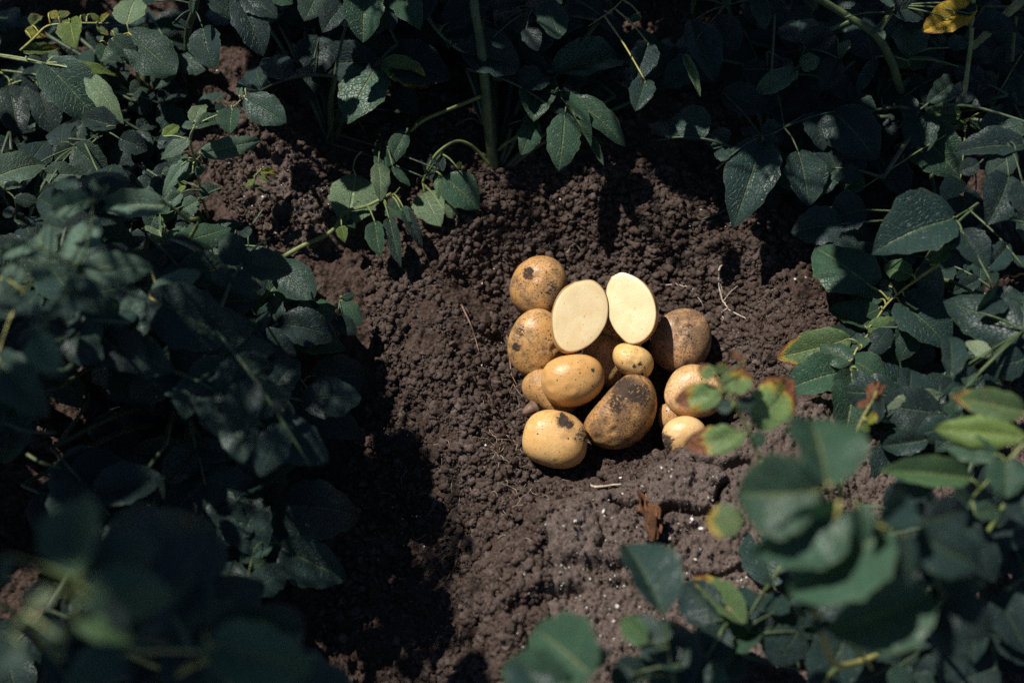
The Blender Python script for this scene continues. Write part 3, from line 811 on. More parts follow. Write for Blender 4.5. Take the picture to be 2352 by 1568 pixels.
spray('LF', 'D', [(150, 885), (200, 800)], .36, .38, 3, """
200 800 330 730 110 L
-20 1300 260 1640 260 m
0 800 60 1000 120 m""", 'y', join=False)
# --- low sharp leaves beside the furrow
spray('LM', 'D', [(1062, 668), (1030, 540), (1002, 400)], .05, .07, 1.8, """
1050 640 960 420 140 l
1060 640 1150 450 100 L
1062 668 960 700 70 m""", 'g')
spray('LM', 'D', [(1100, 640), (1090, 590)], .08, .09, 1.5, """
1090 592 1452 478 190 M""", 'g')
spray('LM', 'D', [(1420, 600), (1560, 600), (1680, 620), (1800, 690), (1815, 730)], .045, .05, 2.2, """
1670 625 1465 772 170 D
1810 735 1600 1022 240 M
1480 500 1580 520 80 d
1560 540 1520 470 70 d""", 'm')
spray('LM', 'D', [(1960, 1540), (1860, 1400), (1780, 1260), (1738, 1165)], -.02, .035, 2.6, """
1960 1120 2005 888 240 M
1740 1170 1885 1020 160 M
1850 1220 2172 1240 180 M
1952 1415 2312 1415 260 D
1710 1170 1500 1230 160 D
1590 1105 1490 1100 60 g
1640 1270 1765 1305 95 D
1880 1430 1905 1300 105 D
1868 1440 1738 1562 150 D
1740 1100 1640 1130 110 D""", 'g')
spray('LM', 'D', [(2105, 1095), (2120, 1010), (2137, 928)], .02, .035, 1.3, """
2140 935 2262 1085 115 M
2110 1060 2230 1150 120 d
2150 930 2230 905 50 m""", 'g')
# --- shaded spray in the furrow
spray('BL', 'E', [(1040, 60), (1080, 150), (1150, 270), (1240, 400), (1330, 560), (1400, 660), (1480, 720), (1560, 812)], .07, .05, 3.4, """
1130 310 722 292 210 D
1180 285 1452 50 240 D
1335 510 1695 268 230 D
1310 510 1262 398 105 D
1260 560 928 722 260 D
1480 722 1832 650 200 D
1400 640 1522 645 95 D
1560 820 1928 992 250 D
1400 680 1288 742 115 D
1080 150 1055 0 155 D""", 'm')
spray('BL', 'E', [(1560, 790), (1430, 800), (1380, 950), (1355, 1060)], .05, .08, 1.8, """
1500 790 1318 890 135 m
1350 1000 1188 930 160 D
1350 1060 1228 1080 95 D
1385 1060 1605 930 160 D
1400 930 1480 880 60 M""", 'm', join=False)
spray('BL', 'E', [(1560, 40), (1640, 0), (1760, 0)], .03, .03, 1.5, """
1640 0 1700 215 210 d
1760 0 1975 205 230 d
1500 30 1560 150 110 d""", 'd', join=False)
stem('BL', 'E', [(500, 0, .10), (400, 140, .12), (310, 260, .12)], 5, 5, 'd')
stem('BL', 'E', [(20, 120, .22), (150, 170, .22), (310, 180, .2)], 4, 3.5, 'd')
stem('BL', 'E', [(150, 300, .16), (240, 350, .16), (385, 382, .15)], 3.5, 3, 'm')
# --- most blurred, bottom left
spray('BF', 'E', [(340, 1360), (400, 1200), (440, 1000)], .50, .58, 4.5, """
430 970 440 480 330 M
480 960 900 760 290 D
490 1060 975 1090 310 M
300 1060 105 1105 120 P
430 1220 725 1330 130 G
430 1150 520 1060 70 l
30 860 20 1060 60 L
600 1080 690 1300 120 d""", 'g')
spray('BF', 'E', [(60, 1300), (200, 1120), (260, 1060)], .55, .6, 5, """
40 1270 120 1200 80 l
330 1320 230 1250 90 m
120 1350 -60 1500 200 m""", 'p')
spray('BF', 'E', [(1260, 1568), (1180, 1400)], .40, .44, 4, """
1180 1350 1735 1500 340 M
1150 1330 1110 1430 60 L
1130 1280 1680 1270 300 d
1110 1460 1260 1310 40 y
980 1530 1090 1440 36 y
700 1400 350 1620 260 m""", 'y')
# --- top centre plant
stem('TC', 'B', [(1345, 1185, 'g'), (1325, 1080, .09), (1303, 900, .16), (1288, 700, .235), (1268, 500, .30), (1240, 250, .38), (1205, 60, .44), (1200, -60, .47)], 13, 10, 'm')
stem('TC', 'B', [(1255, 662, .245), (1100, 725, .215), (870, 820, .18), (760, 905, .15)], 4.4, 3.6, 'g')
stem('TC', 'B', [(1362, 1035, .10), (1420, 985, .12), (1490, 945, .14), (1540, 890, .155), (1620, 830, .165)], 4.6, 3.6, 'g')
stem('TC', 'B', [(1180, 690, .2), (1262, 862, .175)], 3, 3, 'd')
stem('TC', 'B', [(1275, 940, 'h.02'), (1180, 930, 'h.03'), (1070, 940, 'h.02')], 2.5, 2, 'd')
spray('TC', 'B', [(820, 30), (845, 70), (960, 230), (1100, 345), (1280, 410)], .40, .30, 4.5, """
1130 362 1545 440 350 d
1010 168 1375 -60 230 d
960 215 955 150 60 d
1080 312 1086 250 65 d
1035 300 1020 330 50 d
835 40 790 -80 120 m""", 'm', join=False)
spray('TC', 'B', [(760, 905), (730, 900), (640, 960), (560, 985)], .15, .13, 1.8, """
730 898 612 1128 125 M
560 985 588 1282 105 M
540 1130 560 1372 130 l
640 1150 762 1272 66 M
860 800 920 950 110 d
740 910 690 860 60 d""", 'm', join=False)
spray('TC', 'B', [(1620, 830), (1660, 700), (1740, 510)], .165, .24, 2.0, """
1750 500 2288 325 270 M
1640 470 1605 828 265 M
1705 500 1515 378 110 D
1725 500 1630 348 95 D
1775 650 1760 560 95 d
1622 828 1545 1032 150 M
1660 920 1705 800 105 d
1430 862 1612 832 105 d""", 'm', join=False)
spray('TC', 'B', [(1740, 510), (1812, 668), (1900, 690), (1990, 712)], .24, .20, 1.6, """
1825 790 1800 1142 225 M
1850 680 2258 932 190 M
1812 672 2008 992 120 M
1995 940 2092 1130 62 L
1760 640 1700 560 90 d
1850 660 1900 540 120 d
1900 860 1990 980 120 d""", 'm', join=False)
spray('TC', 'B', [(1800, -40), (1700, 20), (1600, 60)], .42, .40, 2.0, """
1700 15 1792 258 215 m
1420 130 1605 192 155 d
1480 60 1320 -60 200 d
1330 260 1425 320 100 d
1850 20 2100 60 190 d
2060 100 2230 220 120 d
1560 200 1640 330 130 d""", 'd', join=False)
spray('TC', 'B', [(2222, 2), (2150, 72), (2080, 120), (1990, 180)], .42, .42, 1.6, """
2352 120 2255 150 60 G
2400 300 2300 560 200 d
2380 560 2310 760 170 D""", 'y', join=False)
stem('TC', 'B', [(2150, 80, .42), (2120, 130, .42), (2085, 180, .42)], 1.3, .9, 'y', 'flower_stalk')
stem('TC', 'B', [(2185, 45, .42), (2110, 90, .42), (2050, 130, .42)], 1.2, .9, 'y', 'flower_stalk')
# --- top middle dark plant
spray('TM', 'B', [(700, 380), (620, 410), (550, 440), (510, 450)], .22, .23, 2.2, """
530 430 82 430 270 d
522 462 315 815 340 M
500 430 560 195 210 d
570 440 888 602 200 b
600 420 1040 512 330 d
540 400 620 330 100 d""", 'd')
spray('TM', 'B', [(420, -80), (450, -20), (560, -60)], .38, .4, 2.4, """
450 -40 420 242 270 M
700 -40 822 172 205 M
125 -60 30 128 210 m
310 20 150 215 190 d
240 10 330 70 90 M
560 -30 640 200 190 d
900 -60 860 120 120 d""", 'd')
spray('TM', 'B', [(180, 980), (230, 800), (200, 600)], .08, .16, 3.0, """
200 600 60 560 160 d
230 700 330 640 120 d
900 1240 850 1060 95 d
985 1180 910 1020 95 d
640 640 820 780 190 d
600 760 500 640 160 d""", 'd', join=False)
# --- top right plant
stem('TR', 'C', [(1640, 835, 'h.0'), (1570, 760, .09), (1500, 620, .14), (1440, 430, .21), (1330, 240, .27), (1110, 95, .30), (920, -20, .33), (820, -90, .35)], 10.5, 8, 'm')
stem('TR', 'C', [(1150, 150, .29), (1020, 205, .27)], 6, 5, 'm')
stem('TR', 'C', [(1340, 245, .27), (1440, 90, .32)], 4.6, 4, 'y')
stem('TR', 'C', [(1365, 765, .10), (1450, 785, .09), (1600, 830, .07)], 4.2, 4.6, 'g')
stem('TR', 'C', [(1935, 735, .12), (1960, 500, .19), (1985, 300, .25), (2000, 60, .33), (2005, -60, .37)], 5.5, 5, 'p')
stem('TR', 'C', [(1935, 735, .12), (1900, 790, .08), (1870, 860, 'g')], 5, 6, 'm')
stem('TR', 'C', [(1990, 330, .18), (2100, 230, .22), (2230, 100, .28), (2352, -10, .32), (2420, -60, .34)], 8, 12, 'p')
stem('TR', 'C', [(2270, 420, .2), (2285, 220, .25), (2300, 120, .28)], 5, 4, 'm')
stem('TR', 'C', [(1370, 1010, .06), (1490, 935, .08)], 3, 3.4, 'g')
spray('TR', 'C', [(1440, 90), (1455, 70), (1480, 40)], .32, .33, 2.0, """
1445 80 1705 55 190 d
1440 50 1375 -25 90 m
2010 40 1668 196 215 Y
1995 100 1790 -70 160 d
2010 195 2335 192 180 d
1120 120 1160 85 45 L
1340 190 1300 240 50 L
1350 215 1395 270 50 L""", 'm', join=False)
spray('TR', 'C', [(1555, 510), (1555, 450), (1565, 380)], .13, .16, 1.8, """
1562 385 1545 150 240 G
1545 462 1385 305 135 G
1560 460 1742 228 180 G
1835 330 1962 258 125 m
1780 330 1738 240 95 m
1780 330 1640 490 155 D
1820 440 1698 600 180 D
1500 530 1355 565 125 G
1620 540 1572 722 190 L
1910 690 1678 700 105 G
1910 790 1668 772 140 G
1500 690 1425 690 60 L
1340 390 1200 640 90 m
1420 560 1340 690 70 m
1900 460 1960 560 120 d""", 'g')
spray('TR', 'C', [(2110, 760), (2010, 795), (1950, 850)], .12, .11, 2.2, """
1980 840 2112 885 135 M
1950 850 1885 885 85 g
1560 870 1932 1212 340 M
1915 1240 1785 1372 145 P
2060 900 2352 780 220 D
2150 740 2110 790 60 m
2230 620 2050 600 160 d
2180 500 2220 420 80 m
2352 350 2240 520 180 d
1480 1000 1540 1130 130 d
1250 1290 1090 1240 150 M
1380 1120 1560 1340 220 d""", 'g')
spray('TR', 'C', [(2400, 900), (2300, 960), (2200, 1000)], .27, .30, 2.4, """
2352 1000 1890 1010 210 d
2300 1060 2100 1190 180 m
2250 1220 2150 1520 320 d
2340 1250 2420 1500 250 d
2350 860 2140 920 160 m
2040 1130 1900 1180 120 d""", 'd')
# --- broad hanging leaves
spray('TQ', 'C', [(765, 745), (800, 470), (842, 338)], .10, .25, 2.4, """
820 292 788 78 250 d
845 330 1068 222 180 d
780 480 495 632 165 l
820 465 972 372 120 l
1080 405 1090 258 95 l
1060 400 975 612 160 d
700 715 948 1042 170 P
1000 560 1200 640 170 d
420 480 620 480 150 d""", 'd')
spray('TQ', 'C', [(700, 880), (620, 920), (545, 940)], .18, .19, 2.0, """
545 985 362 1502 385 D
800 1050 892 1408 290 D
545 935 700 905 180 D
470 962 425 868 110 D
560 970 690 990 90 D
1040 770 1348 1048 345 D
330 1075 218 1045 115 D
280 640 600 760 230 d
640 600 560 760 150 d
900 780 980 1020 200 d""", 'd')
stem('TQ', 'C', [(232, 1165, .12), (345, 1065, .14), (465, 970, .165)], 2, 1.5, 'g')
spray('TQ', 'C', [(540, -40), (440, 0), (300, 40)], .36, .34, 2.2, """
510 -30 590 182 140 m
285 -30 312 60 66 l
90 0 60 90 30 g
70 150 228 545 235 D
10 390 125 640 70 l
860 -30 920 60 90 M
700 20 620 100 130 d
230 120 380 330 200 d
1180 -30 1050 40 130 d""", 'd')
# --- right: broad glossy leaves
spray('RM', 'G', [(1700, 480), (1665, 505), (1590, 560), (1480, 660), (1370, 830)], .12, .06, 3.4, """
1385 540 1045 262 345 M
1640 470 1462 402 125 G
1665 500 1890 505 260 D
1500 620 1490 488 125 D
1565 640 1880 905 320 D
1450 620 1248 585 125 M
1362 800 1122 678 180 M
1440 675 1350 725 105 M
1372 800 1622 820 155 Q
1590 600 1760 640 130 m
1500 540 1640 560 90 m""", 'y')
spray('RM', 'G', [(1370, 840), (1300, 930), (1265, 1010), (1245, 1085)], .055, .06, 2.6, """
1245 870 788 985 235 Q
1228 1072 838 1170 260 M
1260 1010 1068 905 160 M
1265 1000 1492 1110 200 M
1330 930 1290 868 140 M
1265 1080 1238 1482 310 M
1390 850 1745 1242 390 D
1300 1060 1330 1180 90 m""", 'y', join=False)
spray('RM', 'G', [(2000, 60), (1930, 100), (1895, 125)], .16, .17, 2.6, """
1900 118 1412 285 410 D
1870 300 1760 390 90 G
2120 430 2285 255 150 D
2150 530 2142 440 80 D
2346 420 2288 345 110 D
1960 200 2120 420 200 d
1200 150 880 200 240 d
1350 60 1120 120 240 d""", 'm')
spray('RM', 'G', [(2420, 860), (2380, 840), (2340, 822)], .15, .16, 2.8, """
2345 822 1832 595 320 D
2346 645 2155 538 95 D
2346 1000 2105 1065 210 D
2135 985 1985 880 110 P
1890 1100 1900 810 160 D
1990 1165 2005 1000 115 M
1900 1130 1835 1205 135 D
2050 700 2250 560 160 d
2060 1080 1850 1270 170 D
1975 1180 1900 1320 120 M""", 'm')
spray('RM', 'G', [(1900, 1180), (1810, 1215), (1700, 1240)], .10, .09, 1.8, """
1802 1220 1448 1382 165 P
1740 1500 1448 1545 150 D
1940 1350 1850 1270 110 m
1960 1350 2060 1300 110 m
1760 1300 1900 1450 170 d
1420 1400 1380 1200 130 d
2000 1400 1800 1560 160 m
2200 1150 2040 1180 130 D""", 'd')
# --- withered blurred sprig
spray('RW', 'G', [(690, 1620), (620, 1460), (560, 1330), (480, 1200), (410, 1100), (370, 1045)], .24, .30, 4.6, """
395 1105 300 1030 100 B
430 1090 485 1020 90 b
440 1215 150 1255 185 B
535 1210 590 1030 165 B
655 1405 945 1085 265 B
515 1300 415 1285 85 m
555 1300 662 1240 95 m
600 1015 468 932 34 R
590 1480 205 1510 180 B
640 1500 730 1480 100 M""", 'g', fold=.1)
spray('RW', 'G', [(1240, 1560), (1275, 1500), (1330, 1370), (1400, 1250)], .16, .20, 3.2, """
1400 1255 1425 1125 110 R
1365 1300 1302 1255 75 R
1360 1400 1425 1325 70 y
1420 1200 1480 1150 36 R
1320 1400 1380 1450 50 g
1260 1500 1215 1460 50 R""", 'y')
# --- stacked broad leaves, lower right
stem('RF', 'H', [(1500, 1400, 'h.1'), (1340, 1290, .20), (1250, 1160, .28), (1215, 1060, .33), (1190, 970, .37), (1260, 700, .42), (1330, 380, .46)], 9, 6, 'y')
stem('RF', 'H', [(1340, 1290, .2), (1260, 1360, .16), (1220, 1440, .1)], 6, 5, 'g')
stem('RF', 'H', [(1380, 1160, .24), (1450, 1230, .22), (1510, 1310, .2)], 4, 4, 'g')
spray('RF', 'H', [(1190, 970), (1230, 620), (1270, 400), (1290, 290)], .37, .47, 4.2, """
1265 295 1200 -120 390 M
1215 325 755 330 450 M
1340 420 872 725 350 M
1590 545 1050 905 440 M
1825 890 1270 1110 390 M
1440 395 1475 570 100 M
1560 500 1735 330 210 D
1690 550 1710 860 120 D
1230 1040 1180 1110 80 M
1260 800 1100 1000 160 D""", 'y', join=False, fold=.5)
spray('RF', 'H', [(1900, 900), (1820, 700), (1760, 560)], .36, .40, 3.6, """
1760 560 2110 760 280 D
1890 850 2140 830 100 m
1800 500 2060 420 230 d
1900 940 2200 1130 260 d
1860 1000 1950 1250 200 d
1700 640 1600 900 260 d""", 'm')
spray('RF', 'H', [(2420, 10), (2352, 60), (2250, 170), (2150, 270), (2050, 372)], .30, .26, 4.2, """
2040 250 1556 190 170 G
2200 120 1915 65 140 M
2250 150 2262 358 210 M
2080 450 2235 420 110 M
2340 -120 1955 -205 160 Q
2346 20 1850 -30 170 g
2300 300 2400 520 200 d
1850 240 1620 330 160 D""", 'g')
spray('RF', 'H', [(2352, 800), (2200, 900), (2100, 1000)], .18, .16, 3, """
2200 900 2380 1230 260 d
2100 950 2270 1010 140 d
1950 1200 1700 1260 200 d
2200 1300 1950 1380 230 d
2300 640 2420 860 180 d
1600 1330 1760 1400 120 m""", 'd')
spray('RF', 'H', [(830, 470), (780, 485)], .33, .35, 3, """
785 490 585 490 190 V""", 'g', join=False)
# --- bottom right low plant
spray('BR', 'H', [(420, 1440), (380, 1200), (345, 1000)], .20, .27, 4, """
345 1000 160 585 300 D
440 1420 325 985 350 D
470 1300 250 1120 220 D
560 1420 420 1180 240 d
330 1200 200 1000 160 D
255 1165 130 1018 140 G
200 1330 90 1260 150 d
100 1380 300 1250 140 d""", 'm')
spray('BR', 'H', [(830, 1120), (800, 1060), (700, 1050)], .13, .15, 2.8, """
795 1055 512 770 165 Q
650 1040 440 815 225 d
830 1010 745 845 120 D
885 1110 475 1202 265 M
860 1100 1178 1010 240 D
930 835 945 775 56 D
955 1000 1000 870 140 D
540 1350 720 1420 190 M
700 1080 560 1250 200 D
1100 1100 980 1290 210 d
760 1220 640 1390 200 D
900 1180 1150 1230 170 d""", 'm')
stem('BR', 'H', [(850, 975, .10), (905, 890, .13), (1005, 740, .16)], 4.6, 4, 'g')
# --- bottom centre blurred
spray('BC', 'F', [(1130, 1700), (1120, 1600), (1060, 1520)], .28, .34, 4, """
1065 1525 745 1250 420 M
920 1620 545 1480 300 M
800 1640 640 1400 260 D
1250 1640 1180 1460 110 D
1080 1480 1150 1370 90 m""", 'm')

# ------------------------------------------------------------------ separate things on the bare soil
plant('SD', 'seedling', 'lone small yellowing seedling bent over on the sunlit soil at the left', 'seedling', (583, 480))
stem('SD', 'A', [(1745, 1440, 'g'), (1743, 1300, .03), (1762, 1215, .05), (1795, 1180, .055)], 3.4, 2.4, 'g')
spray('SD', 'A', [(1762, 1215), (1795, 1180), (1840, 1170)], .05, .055, 1.6, """
1800 1180 1912 1195 50 y
1755 1235 1688 1288 42 g
1750 1282 1815 1292 22 g
1790 1205 1850 1245 40 g""", 'g', join=False)
plant('BS', 'broken_sprig', 'broken potato sprig lying on the soil with a pale bent stem', 'sprig', (800, 521))
stem('BS', 'F0', [(655, 603, 'h.012'), (700, 588, 'h.02'), (765, 558, 'h.022'), (800, 522, 'h.03'), (850, 514, 'h.035'), (905, 498, 'h.045')], 5.5, 3.4, 'g')
spray('BS', 'F0', [(790, 525), (850, 514), (905, 497), (925, 484)], 'h.03', .045, 2.2, """
785 520 792 555 26 g
862 512 872 588 44 M
895 505 918 606 36 m
930 484 966 562 30 d
890 475 922 492 40 M
920 480 945 510 32 M
800 505 815 522 18 m""", 'g', join=False)
plant('CS', 'cut_stem', 'cut bent stem with drooping leaves on the soil beside the thick stem', 'sprig', (1120, 405))
stem('CS', 'B', [(1312, 1222, 'h.022'), (1240, 1182, 'h.035'), (1170, 1160, 'h.045'), (1080, 1162, 'h.05'), (970, 1210, 'h.045'), (905, 1260, 'h.035'), (850, 1335, 'h.02')], 4.2, 2.8, 'g')
spray('CS', 'B', [(1000, 1200), (930, 1240), (850, 1330)], 'h.042', .02, 1.6, """
995 1222 1242 1420 245 M
958 1190 975 1388 80 G
858 1330 960 1552 210 F
1000 1460 1085 1440 110 F
1092 1165 1106 1098 36 g
900 1240 885 1120 50 m""", 'g', join=False)
plant('FL', 'fallen_leaf', 'single fallen leaf with dusty pale underside, lying left of the cut stem', 'leaf', (798, 465))
spray('FL', 'B', [(445, 1192), (400, 1200), (375, 1240)], 'h.04', .02, 1.8, """
385 1215 320 1548 330 F""", 'p', join=False, fold=.05, curl=.05)

# dried leaf
pl = plant('DL', 'dried_leaf', 'crumpled brown dried leaf standing on the cracked soil crust', 'leaf', full('F', 1400, 800))
B = ground_at(*full('F', 1408, 800))+Vector((0, 0, .006)); T = ground_at(*full('F', 1315, 520))+Vector((0, 0, .014))
for k, (w, dx) in enumerate(((.0100, 0), (.0075, .001), (.008, -.002))):
    add_leaf(PL['DL'], PL['DL']['o'], B+Vector((dx, 0, .002*k)), T+Vector((dx*1.5, -.012*k, .003*k)), w, 'R', fold=.5+k*.2, curl=.05, rump=.8, tilt=.3*k, roll=.1, name='crumpled_fold')

# ------------------------------------------------------------------ fuller growth of the same plants
def fill(key, n, poly, zr, kinds, size=.06, seed=1):
    global rng
    r = random.Random(seed); xs = [p[0] for p in poly]; ys = [p[1] for p in poly]
    k = 0; tries = 0
    while k < n and tries < 400:
        tries += 1
        x = r.uniform(min(xs), max(xs)); y = r.uniform(min(ys), max(ys))
        if sdf(np.array([x]), np.array([y]), poly)[0] < 0: continue
        g = ground_at(x, y); z = max(r.uniform(*zr)*ZS.get(key, 1), g.z+.03)
        a = W(x, y, z); a = Vector((a.x, a.y, z))
        auto_spray(key, a, r.uniform(0, 6.28), r.uniform(.08, .14), r.uniform(0, .05), kinds, size*r.uniform(.9, 1.35)); k += 1
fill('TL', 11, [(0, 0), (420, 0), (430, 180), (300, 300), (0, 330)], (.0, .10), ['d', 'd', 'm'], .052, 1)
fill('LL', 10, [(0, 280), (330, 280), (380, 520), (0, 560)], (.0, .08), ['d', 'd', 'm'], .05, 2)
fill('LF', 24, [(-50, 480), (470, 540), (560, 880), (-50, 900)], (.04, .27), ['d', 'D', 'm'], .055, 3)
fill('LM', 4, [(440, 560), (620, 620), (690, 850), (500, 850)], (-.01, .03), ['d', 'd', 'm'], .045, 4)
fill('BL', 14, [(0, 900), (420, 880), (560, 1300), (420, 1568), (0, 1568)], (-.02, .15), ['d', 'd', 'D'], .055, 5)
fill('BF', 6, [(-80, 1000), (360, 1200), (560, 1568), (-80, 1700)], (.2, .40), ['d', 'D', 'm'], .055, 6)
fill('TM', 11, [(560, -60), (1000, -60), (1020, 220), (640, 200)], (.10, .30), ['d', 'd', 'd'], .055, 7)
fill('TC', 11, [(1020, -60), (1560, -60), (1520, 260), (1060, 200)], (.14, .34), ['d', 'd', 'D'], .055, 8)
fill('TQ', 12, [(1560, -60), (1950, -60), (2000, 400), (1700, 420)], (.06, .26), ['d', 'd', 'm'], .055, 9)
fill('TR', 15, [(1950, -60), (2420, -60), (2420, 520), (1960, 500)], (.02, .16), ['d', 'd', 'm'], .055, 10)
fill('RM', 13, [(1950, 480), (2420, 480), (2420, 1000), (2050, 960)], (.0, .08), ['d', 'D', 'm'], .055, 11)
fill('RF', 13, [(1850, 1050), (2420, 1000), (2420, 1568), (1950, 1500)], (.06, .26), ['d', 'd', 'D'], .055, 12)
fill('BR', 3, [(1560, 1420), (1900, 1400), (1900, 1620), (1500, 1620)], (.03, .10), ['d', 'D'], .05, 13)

# neighbours in the rows just outside the frame: they throw the shade over the furrow and the back
def row_plant(x, y, h, label, seed):
    g = gz(x, y); o = bpy.data.objects.new('potato_plant', None); COL.objects.link(o); o.location = (x, y, g); o.empty_display_size = .02
    key = 'N%d' % seed; tag(o, label, 'plant', leafgroup); PL[key] = dict(o=o, p=Vector((x, y, g)), n=0)
    r = random.Random(seed)
    for k in range(13):
        az = r.uniform(0, 6.28); rad = r.uniform(.01, .12); z = g+h*r.uniform(.35, 1.0)
        auto_spray(key, Vector((x+rad*math.cos(az), y+rad*math.sin(az), z)), az+r.uniform(-.5, .5), r.uniform(.10, .16), .04, ['d', 'm', 'D'], .07)
for i, (x, y, h) in enumerate([(-.62, .55, .46), (-.30, .62, .42), (-.02, .64, .38), (.24, .63, .38), (.50, .58, .42), (.78, .48, .45), (-.88, .30, .48), (-.84, .02, .50), (-.74, -.24, .58)]):
    row_plant(x, y, h, 'potato plant of the neighbouring row just outside the picture', 40+i)

# added unseen weeds: leaves set along the sun ray to shade chosen spots
def shade_blocker(targets, base, label, seed, zz=(.95, 1.25)):
    g = gz(*base); key = 'W%d' % seed; o = bpy.data.objects.new('shade_blocker', None); COL.objects.link(o); o.location = (*base, g); o.empty_display_size = .02
    tag(o, label, 'plant', 'unseen weeds added to cast shade'); PL[key] = dict(o=o, p=Vector((*base, g)), n=0)
    r = random.Random(seed)
    for (px, py, z) in targets:
        P_ = W(px, py, z); s = (r.uniform(*zz)-P_.z)/SUN.z; a = P_+SUN*s
        az = r.uniform(0, 6.28); a = a-Vector((math.cos(az), math.sin(az), 0))*.05
        auto_spray(key, a, az, .10, .03, ['d', 'm', 'D'], .085)
def scatter(poly, zt, n, seed):
    r = random.Random(seed); o = []
    while len(o) < n:
        x = r.uniform(min(p[0] for p in poly), max(p[0] for p in poly)); y = r.uniform(min(p[1] for p in poly), max(p[1] for p in poly))
        if inside(x, y, poly): o.append((x, y, r.uniform(*zt)))
    return o
shade_blocker(scatter([(800, 930), (940, 900), (1010, 1060), (1075, 1200), (1085, 1600), (900, 1600), (860, 1200)], (-.09, -.05), 46, 1)+scatter([(960, 1150), (1080, 1200), (1110, 1640), (960, 1640)], (-.09, -.06), 40, 8), (-.95, .32), 'unseen weed added beyond the left edge to shade the furrow', 90, (.60, .85))
shade_blocker(scatter([(640, 960), (860, 1000), (880, 1600), (600, 1600)], (-.05, .0), 26, 2), (-1.1, .16), 'unseen weed added beyond the left edge to shade the lying spray', 91, (.65, .95))
shade_blocker(scatter([(-50, 960), (560, 980), (620, 1600), (-50, 1600)], (.2, .5), 22, 3), (-1.05, -.1), 'unseen weed added beyond the left edge to shade the bottom left corner', 92, (1.1, 1.5))
shade_blocker(scatter([(520, -60), (1080, -60), (1120, 300), (900, 330), (560, 250)], (.0, .16), 22, 4), (-.42, .78), 'unseen weed added behind the top edge to shade the top left', 93, (.5, .75))
shade_blocker(scatter([(1080, -60), (1700, -60), (1720, 360), (1400, 400), (1120, 330)], (.04, .16), 24, 5), (.0, .85), 'unseen weed added behind the top edge to shade the top middle', 94, (.5, .75))
shade_blocker(scatter([(1700, -60), (2400, -60), (2400, 480), (1850, 540), (1720, 360)], (.04, .16), 22, 6), (.35, .85), 'unseen weed added behind the top edge to shade the top right', 95, (.5, .75))

# ------------------------------------------------------------------ soil clods, shell bits, roots
def clod_mesh(seed, n=3):
    r = np.random.RandomState(seed); P, f = sphere_np(26, 18)
    d = np.zeros(len(P))
    for k in range(26):
        w = r.normal(size=3); w /= np.linalg.norm(w); fq = r.uniform(2, 13); d += np.sin(P@w*fq+r.uniform(0, 6.28))*.30/fq**.75
    P = P*(1+d*.55)[:, None]*np.array([1, r.uniform(.75, 1), r.uniform(.6, .8)])
    me = bpy.data.meshes.new('soil_clod'); me.from_pydata(P.tolist(), [], f); me.update(); me.polygons.foreach_set('use_smooth', [True]*len(me.polygons))
    return me
CM = []
soil_clod_mat = MB('soil_clod')
def _cm():
    m = soil_clod_mat; co = m.node('ShaderNodeTexCoord').outputs['Object']; b = m.noise(2.2, 6, .7, co); c = m.noise(9, 4, .7, co)
    m.put('Base Color', m.mix(m.ss(b, .3, .7), (.055, .036, .029), (.105, .077, .066))); m.put('Roughness', .95); m.put('Specular IOR Level', .1)
    m.put('Normal', m.bump(c, 1.0, .12)); return m.m
_cm()
for s in range(7):
    me = clod_mesh(s+60); me.materials.append(soil_clod_mat.m); CM.append(me)
clods = [(1637, 577, 16), (1660, 560, 10), (925, 750, 20), (905, 775, 12), (1170, 415, 13), (1010, 655, 12), (1040, 735, 14), (1060, 700, 12), (1028, 720, 9), (1265, 650, 9), (1160, 770, 10), (1175, 800, 9),
         (1795, 700, 22), (1770, 830, 26), (1700, 545, 13), (1540, 560, 14), (1470, 600, 9), (1570, 540, 11), (1180, 975, 11), (1125, 1225, 12), (1290, 1150, 18), (1075, 1045, 12), (1110, 1010, 14),
         (880, 800, 12), (850, 690, 13), (1080, 560, 12), (1110, 530, 10), (1245, 545, 9), (1380, 520, 10), (1420, 480, 9), (1500, 505, 12), (1730, 640, 15), (1840, 650, 12), (1650, 960, 18), (1690, 930, 14), (1620, 1000, 12),
         (1085, 640, 12), (1125, 600, 9), (970, 590, 12), (1000, 560, 10), (940, 860, 12), (985, 900, 10), (1015, 820, 11), (1060, 870, 9), (960, 700, 12), (1480, 545, 10), (1260, 505, 9), (1325, 1120, 12), (1060, 610, 10), (1690, 700, 12), (1750, 760, 14), (1600, 600, 10), (1640, 500, 10), (1560, 470, 8)]
r = random.Random(9)
for i, (x, y, s) in enumerate(clods):
    x += r.uniform(-4, 4); p = ground_at(x, y); sz = s*.5*px2m(p)*r.uniform(.8, 1.1)
    o = bpy.data.objects.new('soil_clod', CM[i % 7]); COL.objects.link(o)
    o.location = (p.x, p.y, max(top(p.x, p.y)-.15*sz, p.z)); o.scale = (sz, sz, sz*.9); o.rotation_euler = (r.uniform(-.4, .4), r.uniform(-.4, .4), r.uniform(0, 6.28))
    tag(o, 'dry lump of soil standing out from the crumbs around the hole', 'soil clod', 'larger soil clods around the hole')

